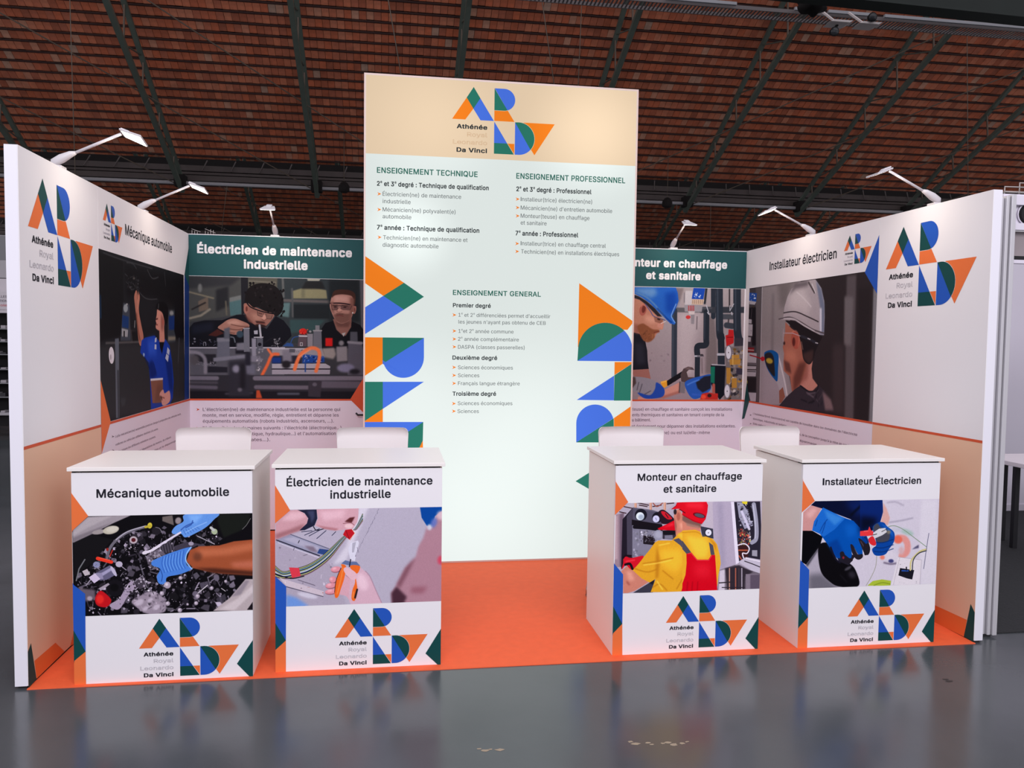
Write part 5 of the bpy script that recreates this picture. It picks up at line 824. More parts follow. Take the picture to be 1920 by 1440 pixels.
cab = [((131, 0), (141, 330), 'far left'), ((1091, 0), (1084, 162), 'above the lightbox'), ((1813, 26), (1815, 362), 'far right'), ((428, 330), (415, 437), 'above the left back banner'), ((1334, 330), (1331, 468), 'above the right back banner'), ((730, 12), (752, 140), 'above the left half of the lightbox'), ((1016, 0), (1038, 152), 'above the logo')]
for i, ((xa, ya), (xb, yb), wh) in enumerate(cab):
    Y = 19 if i not in (3, 4) else 40; bk = 0 if Y == 19 else 19.35
    A = xline(xa, ya, Y); B_ = xline(xb, yb, Y); D_ = (A-B_)/np.linalg.norm(A-B_); top = A+D_*((ZB+HT-(.1 if bk == 0 else .05)+SL*(YB+bk-Y)-A[2])/D_[2])
    o = tube('suspension_cable', [tuple(B_-D_*.6), tuple(top)], .012 if i < 3 else .014, m_rod, None, 6); tag(o, 'thin steel suspension cable hanging from the roof, '+wh, 'cable')
for px, py, wh in ((645, 353, 'left of the lightbox'), (1251, 382, 'right of the lightbox')):
    P = xline(px, py, 26.6); t = thing('pendant_lamp', 'round black pendant lamp hanging in front of the gutter pipe, '+wh, 'lamp', tuple(P))
    V, F = tubev([(P[0], P[1], P[2]+.24), (P[0], P[1], P[2]+.2), (P[0], P[1], P[2]+.08), (P[0], P[1], P[2]-.1), (P[0], P[1], P[2]-.16)], [.05, .12, .2, .2, .12], 16)
    mk('shade', V, F, m_dark, t, smooth=True); tube('cord', [(P[0], P[1], P[2]+.2), (P[0], P[1], ZB+HT+SL*(YB-26.6))], .012, m_rod, t, 6)

# ================================================================ the exhibition stand
m_white = mat('white_laminate', (234, 228, 224), .38); m_white2 = mat('white_print_base', (229, 226, 229), .42); m_edge = mat('white_edge_profile', (228, 226, 234), .4)
m_or = mat('print_orange', (226, 112, 58), .42); m_gr = mat('print_green', (5, 66, 66), .42); m_bl = mat('print_blue', (30, 82, 178), .42); m_blk = mat('print_black', (26, 26, 36), .42)
m_lg = mat('print_outline_grey', (150, 146, 156), .5); m_peach = mat('print_peach', (226, 184, 156), .42); m_mauve = mat('print_mauve', (224, 217, 229), .42); m_txt = mat('print_text', (84, 62, 82), .5)
m_band_g = mat('banner_green', (26, 78, 80), .42); m_dblue = mat('print_navy', (18, 52, 120), .42); m_chev = mat('print_rust', (205, 84, 50), .42)
LG = (m_or, m_gr, m_bl, m_blk, m_lg)
m_carpet = mat('orange_carpet', (240, 98, 50), .75, noise=.12, nscale=18, bump=.25)
carpet = tag(struct(box('carpet', -.002, WD+.002, -.012, DP, 0, .004, m_carpet, bevel=0)), 'orange carpet covering the floor of the exhibition stand', 'carpet')
wl = struct(box('wall_left', -TLW, -.004, 0, DP+.05, 0.012, BH, m_edge)); wr = struct(box('wall_right', WD+.004, WD+TRW, 0, DP+.05, 0.012, BH, m_edge)); wb = struct(box('wall_back', -.004, WD+.004, DP+.004, DP+.06, 0.012, BH, m_edge))
m_foot = mat('black_levelling_foot', (20, 20, 24), .6)
for w_, x in ((wl, -TLW/2), (wr, WD+TRW/2)):
    for y in (.03, 1.5, 2.9): box('levelling_foot', x-.018, x+.018, y-.018, y+.018, 0, .014, m_foot, w_, 0)
pA = box('wall_panel', -.004, 0, 0, .9813-.002, .014, BH, m_white2, wl, .0008); pB = box('wall_panel', -.004, 0, .9813, DP, .014, BH, m_white2, wl, .0008)
qA = box('wall_panel', WD, WD+.004, 0, 1.0158-.002, .014, BH, m_white2, wr, .0008); qB = box('wall_panel', WD, WD+.004, 1.0158, DP, .014, BH, m_white2, wr, .0008)
XL, XR = 1.47, 3.42
bA = box('wall_panel', 0, XL, DP, DP+.004, .014, BH, m_white2, wb, .0008); bM = box('wall_panel', XL+.002, XR-.002, DP, DP+.004, .014, BH, m_white2, wb, .0008); bB = box('wall_panel', XR, WD, DP, DP+.004, .014, BH, m_white2, wb, .0008)
PA = Plane((0, 0, 0), (0, 1, 0), (0, 0, 1), (1, 0, 0), .979, BH, 0, pA); PB = Plane((0, .9813, 0), (0, 1, 0), (0, 0, 1), (1, 0, 0), DP-.9813, BH, 0, pB)
QA = Plane((WD, 1.0138, 0), (0, -1, 0), (0, 0, 1), (-1, 0, 0), 1.0138, BH, 0, qA); QB = Plane((WD, DP, 0), (0, -1, 0), (0, 0, 1), (-1, 0, 0), DP-1.0158, BH, 0, qB)
RA = Plane((0, DP, 0), (1, 0, 0), (0, 0, 1), (0, -1, 0), XL, BH, 1, bA); RB = Plane((XR, DP, 0), (1, 0, 0), (0, 0, 1), (0, -1, 0), WD-XR, BH, 1, bB)
for n_ in list(MATS):
    if n_.startswith('print_') or n_ in ('white_print_base', 'banner_green'):
        b_ = MATS[n_].node_tree.nodes['Principled BSDF']; b_.inputs['Specular IOR Level'].default_value = .2; b_.inputs['Roughness'].default_value = .55
def R4(pl, a0, a1, b0, b1, m, k=1): return shape(pl, [(a0, b0), (a1, b0), (a1, b1), (a0, b1)], m, k, st=True)
for pl in (PA, QA): R4(pl, 0, pl.W, .014, OL, m_peach, 1)
for pl in (PB, QB, RA, RB): R4(pl, 0, pl.W, .014, OL, m_mauve, 1)
for pl in (PA, PB, QA, QB, RA, RB): R4(pl, 0, pl.W, OL-.008, OL+.007, m_chev, 3)
# left wall
c1 = Crop(0, 220, 2.25); cb = Crop(0, 1040, 5.333)
logo(PA, c1(241, 497), c1(240, 286), LG); logo(PB, c1(468, 446), c1(468, 372), LG)
shape(PA, [(262, 985), (308, 885), (362, 1240), (275, 1345), (262, 1345)], m_gr, 3, crop=cb); shape(PA, [(343, 1062), (553, 880), (645, 968), (365, 1240)], m_or, 2, crop=cb); shape(PA, [(700, 915), (737, 770), (760, 880)], m_or, 2, crop=cb)
ph = photo_mechanic(PB, rect(PB, [(418, 555), (777, 665), (777, 1190), (418, 1300)], c1)); 
shape(PB, [(415, 1110), (466, 1284), (425, 1420)], m_or, 4, crop=c1)
text(PB, 'Mécanique automobile', (528, 497), (725, 570), 44, m_blk, c1, .012)
c2_ = Crop(330, 420, 5.333)
shape(PB, [(131, 235), (84, 505), (131, 620)], m_band_g, 3, crop=c2_); shape(PB, [(84, 505), (131, 620), (131, 1745), (84, 1760)], m_dblue, 3, crop=c2_)
c3_ = Crop(60, 780, 3.84)
acc = ([], [])
for s_, a, b_ in (('Le/la mécanicien(ne) automobile prend en charge la préparation des véhicules neufs,', (600, 155), (1072, -8)), ('voitures ou véhicules utilitaires destinés à la vente.', (600, 208), (908, 104)), ('Il/elle assure les différents entretiens courants.', (600, 258), (890, 166)), ('Il/elle effectue aussi les réparations du moteur, du châssis', (600, 308), (1000, 178)), ("et les contrôles avant l'entretien et le dépannage.", (600, 350), (1040, 210))):
    text(PB, s_, a, b_, 17, m_txt, c3_, .010, acc=acc)
chevron(PB, 582, 148, 18, m_txt, c3_, acc); chevron(PB, 584, 248, 18, m_txt, c3_, acc); flush(acc, m_txt, PB)
# right wall
c4_ = Crop(1380, 300, 2.572); c5_ = Crop(1640, 400, 7.2); c6_ = Crop(1720, 1040, 7.2); c7_ = Crop(1380, 780, 4.571)
logo(QA, c5_(598, 695), c5_(625, 130), LG); logo(QB, c4_(573, 430), c4_(576, 358), LG)
shape(QA, [(722, 665), (795, 790), (790, 1200), (630, 1100)], m_gr, 3, crop=c6_); shape(QA, [(100, 618), (240, 683), (670, 880), (632, 1108), (100, 850)], m_or, 2, crop=c6_)
photo_electrician(QB, rect(QB, [(55, 620), (685, 530), (658, 1262), (60, 1163)], c4_))
shape(QB, [(695, 360), (690, 645), (622, 542)], m_bl, 3, crop=c4_); c8_ = Crop(1180, 440, 3.427)
shape(QB, [(757, 940), (770, 1075), (740, 1180), (700, 1180)], m_gr, 4, crop=c8_)
text(QB, 'Installateur électricien', (162, 527), (485, 478), 39, m_blk, c4_, .012)
acc = ([], [])
for s_, a, b_ in (("L'installateur(trice) électricien(ne) est capable de travailler dans les domaines de l'électricité", (146, -2), (1040, 158)), ('domotique, industrielle et tertiaire.', (146, 36), (438, 88)), ("Il/elle réalise des installations électriques complètes, de la conception jusqu'à la mise en service,", (146, 84), (1000, 256)), ('ainsi que leur entretien et leur dépannage.', (146, 120), (700, 254))):
    text(QB, s_, a, b_, 17, m_txt, c7_, .010, acc=acc)
chevron(QB, 126, -8, 16, m_txt, c7_, acc); chevron(QB, 126, 66, 16, m_txt, c7_, acc); flush(acc, m_txt, QB)
# back wall, left banner
c9_ = Crop(340, 420, 3.272); zG = 2.1563
R4(RA, 0, XL, zG, BH-.006, m_band_g, 1); R4(RB, 0, RB.W, zG, BH-.006, m_band_g, 1)
photo_workshop(RA, (0, XL-.01, OL+.004, zG-.003)); shape(RA, [(1120, 940), (1037, 1074), (1037, 1078), (1120, 1160)], m_chev, 4, crop=c9_)
m_wtx = mat('print_white', (224, 224, 224), .45)
text(RA, 'Électricien de maintenance', (97, 178), (1047, 200), 50, m_wtx, c9_, .03); text(RA, 'industrielle', (383, 273), (775, 278), 50, m_wtx, c9_, .03)
acc = ([], []); acc2 = ([], [])
for s_, a, b_ in (("L'électricien(ne) de maintenance industrielle est la personne qui", (132, 1147), (975, 1147)), ('monte, met en service, modifie, règle, entretient et dépanne les', (132, 1183), (966, 1181)), ('équipements automatisés (robots industriels, ascenseurs, ...).', (132, 1219), (935, 1217)), ("Il/elle maîtrise les domaines suivants : l'électricité (électronique...),", (132, 1262), (990, 1258)), ("la mécanique (pneumatique, hydraulique...) et l'automatisation", (132, 1297), (948, 1295)), ('(régulation, automates...).', (132, 1333), (545, 1333))):
    text(RA, s_, a, b_, 20, m_txt, c9_, .008, acc=acc)
chevron(RA, 102, 1138, 20, m_chev, c9_, acc2); chevron(RA, 102, 1253, 20, m_chev, c9_, acc2); flush(acc, m_txt, RA); flush(acc2, m_chev, RA)
o = tube('door_handle', [tuple(hit(668, 775, 1, DP-.01)), tuple(hit(671, 778, 1, DP-.04)), tuple(hit(682, 778, 1, DP-.04))], .008, m_foot, wb)
# back wall, right banner
photo_plumber(RB, (.01, RB.W-.01, OL+.004, zG-.003))
text(RB, 'Monteur en chauffage', (-62, 205), (628, 211), 48, m_wtx, c8_, .03); text(RB, 'et sanitaire', (107, 285), (458, 289), 46, m_wtx, c8_, .03)
acc = ([], [])
for s_, a, b_ in (('Le/la monteur(teuse) en chauffage et sanitaire conçoit les installations', (-152, 1131), (660, 1131)), ('et les équipements thermiques et sanitaires en tenant compte de la', (-152, 1167), (607, 1167)), ('configuration du bâtiment.', (-152, 1200), (137, 1200)), ('Il/elle intervient également pour dépanner des installations existantes.', (-152, 1240), (683, 1240)), ('Il/elle travaille comme salarié(ne) ou est lui/elle-même', (-152, 1282), (517, 1282))):
    text(RB, s_, a, b_, 20, m_txt, c8_, .008, acc=acc)
flush(acc, m_txt, RB)

# --- light box
LX0, LX1, LY, LH = 1.4635, 3.4675, 1.8892, 3.5231
lb = thing('lightbox', 'tall white backlit lightbox tower listing the school courses under a beige header', 'lightbox', ((LX0+LX1)/2, LY+.08, .004))
m_frame = mat('pale_pink_frame', (214, 190, 180), .45)
fr_ = multi('frame', [(LX0, LX0+.012, LY, LY+.15, .004, LH), (LX1-.012, LX1, LY, LY+.15, .004, LH), (LX0+.012, LX1-.012, LY, LY+.15, LH-.012, LH), (LX0+.012, LX1-.012, LY, LY+.15, .004, .016), (LX0+.012, LX1-.012, LY+.13, LY+.15, .016, LH-.012)], m_frame, lb)
def glow(name, rgb, k=1.0, spots=True):
    m = bpy.data.materials.new(name); m.use_nodes = True; nt = m.node_tree; b = nt.nodes['Principled BSDF']; c = lin(rgb)+(1,)
    b.inputs['Base Color'].default_value = tuple(v*.05 for v in c[:3])+(1,); b.inputs['Roughness'].default_value = .7; b.inputs['Specular IOR Level'].default_value = 0; b.inputs['Emission Color'].default_value = c; b.inputs['Emission Strength'].default_value = k
    if spots:
        # uneven brightness of the LED lattice behind the cloth
        g = nt.nodes.new('ShaderNodeNewGeometry'); tot = None
        for (x, z, r, a) in ((1.78, 2.42, .42, .32), (1.95, 3.2, .62, .16), (3.12, 3.2, .6, .34), (2.3, .45, 1.5, .26), (2.9, 1.2, .9, .08), (1.75, 1.3, .6, .08)):
            d = nt.nodes.new('ShaderNodeVectorMath'); d.operation = 'DISTANCE'; d.inputs[1].default_value = (x, LY, z); nt.links.new(g.outputs['Position'], d.inputs[0])
            mr = nt.nodes.new('ShaderNodeMapRange'); mr.interpolation_type = 'SMOOTHSTEP'; mr.inputs['From Min'].default_value = 0; mr.inputs['From Max'].default_value = r; mr.inputs['To Min'].default_value = a; mr.inputs['To Max'].default_value = 0
            nt.links.new(d.outputs['Value'], mr.inputs['Value'])
            if tot is None: tot = mr.outputs[0]
            else:
                s_ = nt.nodes.new('ShaderNodeMath'); s_.operation = 'ADD'; nt.links.new(tot, s_.inputs[0]); nt.links.new(mr.outputs[0], s_.inputs[1]); tot = s_.outputs[0]
        s_ = nt.nodes.new('ShaderNodeMath'); s_.operation = 'MULTIPLY_ADD'; s_.inputs[1].default_value = k; s_.inputs[2].default_value = k; nt.links.new(tot, s_.inputs[0]); nt.links.new(s_.outputs[0], b.inputs['Emission Strength'])
    return m
e_w = glow('backlit_white', (222, 230, 227), .94); e_h = glow('backlit_beige', (228, 203, 172), .92); e_or = glow('backlit_orange', (238, 126, 34), .94); e_gr = glow('backlit_green', (44, 116, 100), .94); e_bl = glow('backlit_blue', (72, 112, 218), .94)
e_dk = glow('backlit_dark_text', (52, 58, 62), .8); e_tx = glow('backlit_grey_text', (108, 114, 116), .8); e_hd = glow('backlit_heading', (56, 112, 100), .85); e_ol = glow('backlit_outline', (196, 152, 112), .85)
face = box('backlit_panel', LX0+.012, LX1-.012, LY+.002, LY+.006, .016, LH-.012, e_w, lb, 0)
PL = Plane((LX0, LY+.002, 0), (1, 0, 0), (0, 0, 1), (0, -1, 0), LX1-LX0, LH, 1, face)
k3 = Crop(670, 120, 3.272); k4 = Crop(670, 460, 2.322)
zb = PL.st(*k3(900, 588))[1]
R4(PL, .013, PL.W-.013, zb, LH-.013, e_h, 1)
logo(PL, k3(838, 350), k3(842, 149), (e_or, e_gr, e_bl, e_dk, e_ol))
for txt, a, b_, cp, m, bd in (
    ('ENSEIGNEMENT TECHNIQUE', (120, 668), (738, 692), 33, e_hd, .016), ('2^e et 3^e degré : Technique de qualification', (120, 748), (806, 772), 27, e_dk, .02),
    ('Électricien(ne) de maintenance', (155, 810), (637, 826), 25, e_tx, .006), ('industrielle', (155, 855), (327, 858), 25, e_tx, .006), ('Mécanicien(ne) polyvalent(e)', (155, 904), (602, 920), 25, e_tx, .006), ('automobile', (155, 947), (331, 952), 25, e_tx, .006),
    ('7^e année : Technique de qualification', (120, 1016), (748, 1034), 27, e_dk, .02), ('Technicien(ne) en maintenance et', (158, 1076), (676, 1092), 25, e_tx, .006), ('diagnostic automobile', (155, 1122), (498, 1130), 25, e_tx, .006),
    ('ENSEIGNEMENT PROFESSIONNEL', (975, 704), (1643, 730), 33, e_hd, .016), ('2^e et 3^e degré : Professionnel', (975, 780), (1436, 798), 27, e_dk, .02), ('Installeur(trice) électricien(ne)', (1002, 843), (1440, 856), 25, e_tx, .006),
    ("Mécanicien(ne) d'entretien automobile", (1002, 896), (1563, 912), 25, e_tx, .006), ('Monteur(teuse) en chauffage', (1002, 943), (1424, 958), 25, e_tx, .006), ('et sanitaire', (1002, 986), (1161, 990), 25, e_tx, .006),
    ('7^e année : Professionnel', (970, 1052), (1355, 1062), 27, e_dk, .02), ('Installeur(trice) en chauffage central', (1002, 1114), (1524, 1126), 25, e_tx, .006), ('Technicien(ne) en installations électriques', (1004, 1164), (1606, 1178), 25, e_tx, .006)):
    text(PL, txt, a, b_, cp, m, k3, bd)
for txt, a, b_, cp, m, bd in (
    ('ENSEIGNEMENT GENERAL', (416, 216), (799, 223), 21, e_hd, .016), ('Premier degré', (416, 270), (581, 271), 17, e_dk, .02), ("1^e et 2^e différenciées permet d'accueillir", (440, 312), (840, 316), 16, e_tx, .006), ("les jeunes n'ayant pas obtenu de CEB", (440, 342), (820, 345), 16, e_tx, .006),
    ('1^eet 2^e année commune', (440, 381), (680, 384), 16, e_tx, .006), ('2^e année complémentaire', (438, 416), (703, 418), 16, e_tx, .006), ('DASPA (classes passerelles)', (438, 451), (728, 452), 16, e_tx, .006), ('Deuxième degré', (414, 498), (609, 498), 17, e_dk, .02),
    ('Sciences économiques', (438, 540), (677, 540), 16, e_tx, .006), ('Sciences', (438, 574), (531, 574), 16, e_tx, .006), ('Français langue étrangère', (438, 609), (707, 609), 16, e_tx, .006), ('Troisième degré', (414, 655), (604, 654), 17, e_dk, .02), ('Sciences économiques', (437, 696), (675, 695), 16, e_tx, .006), ('Sciences', (436, 730), (529, 730), 16, e_tx, .006)):
    text(PL, txt, a, b_, cp, m, k4, bd)
acc = ([], [])
for x, y in ((134, 797), (134, 893), (136, 1063), (983, 829), (983, 881), (983, 932), (980, 1102), (980, 1150)): chevron(PL, x, y, 24, e_or, k3, acc); flush(acc, e_or, PL, 'bullet_arrow'); acc = ([], [])
for x, y in ((422, 303), (422, 373), (422, 408), (422, 442), (421, 531), (421, 566), (421, 601), (420, 689), (420, 722)): chevron(PL, x, y, 17, e_or, k4, acc); flush(acc, e_or, PL, 'bullet_arrow'); acc = ([], [])
def P4(pts, m, k=2): return shape(PL, pts, m, k, 'colour_shape', crop=k4)
P4([(20, 42), (203, 163), (113, 220), (20, 160)], e_or); P4([(203, 163), (290, 224), (203, 280), (113, 220)], e_gr); P4([(113, 220), (203, 280), (20, 391), (20, 274)], e_bl)
P4([(20, 400), (110, 401), (110, 516), (20, 573)], e_or); P4([(110, 401), (290, 403), (110, 516)], e_gr); P4([(290, 403)] + arc(200, 487, 90, 0, 162, 20) + [(110, 500), (110, 516)], e_bl)
P4([(20, 594), (111, 594), (111, 712), (20, 770)], e_gr); P4([(111, 594), (290, 594), (111, 712)], e_bl); P4([(20, 770), (111, 712), (111, 769)], e_or)
P4([(20, 769), (287, 769), (20, 940)], e_bl); P4([(287, 769), (285, 850), (272, 878), (230, 940), (170, 940), (110, 882)], e_gr); P4([(285, 850), (288, 960), (230, 960)], e_or)
P4([(966, 165), (1203, 333), (1176, 368)] + arc(1079, 455, 118, -48, -175, 18) + [(960, 440)], e_or); P4([(958, 503)] + arc(1079, 455, 118, -180, -45, 20), e_gr); P4([(958, 503)] + arc(1079, 455, 118, -45, 0, 8) + [(1197, 505)], e_bl)
P4([(1120, 508), (1203, 508), (1203, 512), (1119, 565)], e_or); P4([(1203, 512), (1203, 676), (1117, 676), (1119, 566)], e_gr); P4([(1118, 567), (1117, 675), (955, 673)], e_bl)
P4([(953, 858)] + [(953, 775)] + arc(1035, 775, 82, 180, 345, 20), e_bl); P4([(953, 858), (1116, 753), (1117, 858)], e_gr); P4([(1117, 752), (1203, 697), (1203, 858), (1117, 858)], e_or)
P4([(950, 1027), (1080, 945), (1110, 1000), (1110, 1120)], e_gr)
m_cable = mat('grey_cable', (60, 60, 64), .5)

# --- arm lights on top of the walls
m_arm = mat('white_lamp_plastic', (200, 195, 198), .4)
def led(k=7):
    m = bpy.data.materials.new('led_diffuser'); m.use_nodes = True; b = m.node_tree.nodes['Principled BSDF']; b.inputs['Base Color'].default_value = (.9, .9, .9, 1); b.inputs['Emission Color'].default_value = (1, .95, .86, 1); b.inputs['Emission Strength'].default_value = k; return m
m_led = led()
def arm_light(base, d, label, roll=0.0, watts=1.9):
    """base on the wall's top edge, d: unit direction over the stand"""
    B_ = Vector(base); d = Vector(d); s = Vector((-d.y, d.x, 0)); u = Vector((0, 0, 1))
    t = thing('arm_light', label, 'lamp', tuple(B_), 'arm lights clipped on the stand walls')
    q = lambda a, b_, c: tuple(B_+d*a+s*b_+u*c)
    mk('clip', [q(x, y, z) for z in (.0005, .014) for x, y in ((-.025, -.035), (.025, -.035), (.025, .035), (-.025, .035))], BF, m_arm, t, .003)
    V, F = tubev([q(-.034, 0, .012), q(-.022, 0, .032), (B_+d*.015+u*.054)[:], (B_+d*.06+u*.079)[:], (B_+d*.082+u*.086)[:]], [.008, .021, .023, .016, .009], 12); mk('base_housing', V, F, m_arm, t, smooth=True)
    tube('arm', [q(.076, 0, .084), q(.304, 0, .193)], .0075, m_arm, t, 10)
    e0, e1 = (.304, .197), (.418, .156)
    q_=q
    def prof(o_, w0, w1, th, z): 
        return [q(e0[0], -w0, e0[1]+z), q(e1[0], -w1, e1[1]+z), q(e1[0], w1, e1[1]+z), q(e0[0], w0, e0[1]+z), q(e0[0], -w0, e0[1]+z+th), q(e1[0], -w1, e1[1]+z+th), q(e1[0], w1, e1[1]+z+th), q(e0[0], w0, e0[1]+z+th)]
    rl = roll*(-1 if s.y > 0 else 1)
    def q(a, b_, c, q0=q):
        if a < .3: return q0(a, b_, c)
        c0 = .197-.36*(a-.304); return q0(a, b_*math.cos(rl)-(c-c0)*math.sin(rl), c0+b_*math.sin(rl)+(c-c0)*math.cos(rl))
    mk('lamp_head', prof(0, .040, .062, .011, 0), BF, m_arm, t, .004)
    mk('driver_hump', [q(.305+a, b_, .197-.36*a+.011+c) for c in (0, .012) for a, b_ in ((0, -.022), (.06-.02*(c > 0), -.022), (.06-.02*(c > 0), .022), (0, .022))], BF, m_arm, t, .004)
    mk('diffuser', [q(.314, -.036, .1925), q(.413, -.056, .1568), q(.413, .056, .1568), q(.314, .036, .1925)], [(0, 1, 2, 3)], m_led, t)
    l = bpy.data.lights.new('led_light', 'AREA'); l.energy = watts; l.size = .08; l.color = (1, .86, .70)
    o = bpy.data.objects.new('led_light', l); P = B_+d*.365+u*.162; o.location = P-B_
    o.rotation_euler = Vector((-d.x*.1, -d.y*.1, -1)).to_track_quat('-Z', 'Y').to_euler(); o.parent = t; col.objects.link(o)
arm_light((-.03, .526, BH), (1, 0, 0), 'white arm light on the left wall nearest the front, above the big emblem', .2)
arm_light((-.03, 1.93, BH), (1, 0, 0), 'white arm light on the left wall above the automobile mechanics banner', .14)
arm_light((.689, DP+.03, BH), (0, -1, 0), 'white arm light on the back wall above the left green banner')
arm_light((4.185, DP+.03, BH), (0, -1, 0), 'white arm light on the back wall above the right green banner')
arm_light((WD+.03, .519, BH), (-1, 0, 0), 'white arm light on the right wall nearest the front, above the big emblem')
arm_light((WD+.03, 1.962, BH), (-1, 0, 0), 'white arm light on the right wall above the electrician banner', .12)

# --- counters
CW, CDP, SS, SF, SD, ST = .8111, .562, .014, .013, .5781, .0268
def counter(x, y, label, title, shapes, photo, prect, lj, lt, crop):
    t = thing('reception_counter', label, 'counter', (x+CW/2, y+CDP/2, .004), 'white counters at the front of the stand'); z0 = .004
    fp = box('front_panel', x, x+CW, y, y+.018, z0, CH, m_white2, t, .001)
    box('side_panel', x, x+.018, y+.018, y+CDP, z0, CH, m_white, t, .001); box('side_panel', x+CW-.018, x+CW, y+.018, y+CDP, z0, CH, m_white, t, .001)
    box('shelf', x+.018, x+CW-.018, y+.018, y+CDP-.03, .5, .518, m_white, t, .001)
    for q_ in ((x+.002, x+.016, y+.004, y+.06, CH, CH+.009), (x+CW-.1, x+CW-.01, y+.004, y+.017, CH, CH+.009), (x+.020, x+CW-.020, y+.06, y+.075, CH-.03, CH+.009), (x+.020, x+CW-.020, y+CDP-.05, y+CDP-.035, CH-.03, CH+.009)): box('spacer_rail', *q_, m_dark, t, 0)
    box('countertop', x-SS, x+CW+SS, y-SF, y-SF+SD, CH+.009, CH+ST, m_white, t, .0015)
    pl = Plane((x, y, 0), (1, 0, 0), (0, 0, 1), (0, -1, 0), CW, CH, 1, fp)
    for s_, a, b_, cp in title: text(pl, s_, a, b_, cp, m_blk, crop, .016)
    if photo: photo(pl, rect(pl, prect, crop))
    for m, pts in shapes: shape(pl, pts, m, 3, crop=crop)
    logo(pl, crop(*lj), crop(*lt), LG)
C7 = Crop(0, 820, 3); C8 = Crop(500, 820, 3.13); K1 = Crop(1090, 780, 3.131); K2 = Crop(1410, 820, 3.511)
counter(.1962, .0116, 'white counter at the far left reading Mécanique automobile, with an engine photo', [('Mécanique automobile', (543, 342), (1289, 325), 46)],
    [(m_or, [(395, 305), (403, 315), (497, 443), (410, 522), (395, 535)]), (m_bl, [(400, 818), (415, 830), (480, 880), (482, 1205), (400, 1085)]), (m_gr, [(400, 1085), (482, 1205), (420, 1256), (400, 1272)]), (m_or, [(400, 1272), (420, 1256), (482, 1205), (485, 1405), (400, 1405)]), (m_gr, [(1422, 1140), (1430, 1130), (1430, 1355), (1408, 1355), (1333, 1273)])],
    photo_engine, [(410, 447), (1421, 424), (1421, 969), (410, 1012)], (1010.7, 1178.7), (1011.6, 1015.2), C7)
counter(1.1081, .0453, 'white counter second from the left reading Électricien de maintenance industrielle, with a wiring photo', [('Électricien de maintenance', (117, 290), (973, 272), 46), ('industrielle', (373, 360), (728, 352), 46)],
    [(m_or, [(40, 280), (138, 428), (50, 505), (40, 514)]), (m_bl, [(40, 806), (50, 815), (115, 875), (113, 1192), (40, 1090)]), (m_gr, [(40, 1090), (113, 1192), (50, 1248), (40, 1257)]), (m_or, [(40, 1257), (50, 1248), (113, 1192), (113, 1395), (40, 1395)]), (m_gr, [(1026, 1122), (1030, 1350), (1008, 1350), (932, 1268)])],
    photo_wires, [(50, 430), (1032, 404), (1024, 958), (50, 998)], (622, 1167), (624, 1003), C8)
counter(2.8182, .0538, 'white counter second from the right reading Monteur en chauffage et sanitaire, with a boiler photo', [('Monteur en chauffage', (330, 377), (942, 374), 40), ('et sanitaire', (482, 447), (792, 446), 40)],
    [(m_or, [(190, 366), (202, 385), (275, 505), (197, 581), (190, 588)]), (m_bl, [(180, 852), (192, 865), (245, 930), (240, 1220), (180, 1116)]), (m_gr, [(180, 1116), (240, 1220), (187, 1275), (175, 1290)]), (m_or, [(175, 1290), (187, 1275), (240, 1220), (240, 1415), (170, 1420)]), (m_gr, [(1046, 1178), (1046, 1385), (1024, 1385), (963, 1305)])],
    photo_boiler, [(200, 508), (1064, 502), (1049, 1017), (195, 1040)], (690, 1206), (694, 1053), K1)
counter(3.8472, .0325, 'white counter at the far right reading Installateur Électricien, with a blue gloves photo', [('Installateur Électricien', (464, 315), (1112, 303), 43)],
    [(m_or, [(325, 268), (336, 285), (413, 418), (332, 490), (325, 496)]), (m_bl, [(312, 804), (322, 812), (376, 872), (368, 1185), (308, 1095)]), (m_gr, [(308, 1095), (368, 1185), (310, 1248), (300, 1260)]), (m_or, [(300, 1260), (310, 1248), (368, 1185), (362, 1400), (295, 1400)]), (m_gr, [(1208, 1132), (1208, 1365), (1180, 1365), (1117, 1278)])],
    photo_pliers, [(335, 425), (1232, 402), (1210, 965), (325, 995)], (834, 1172), (842, 1004), K2)

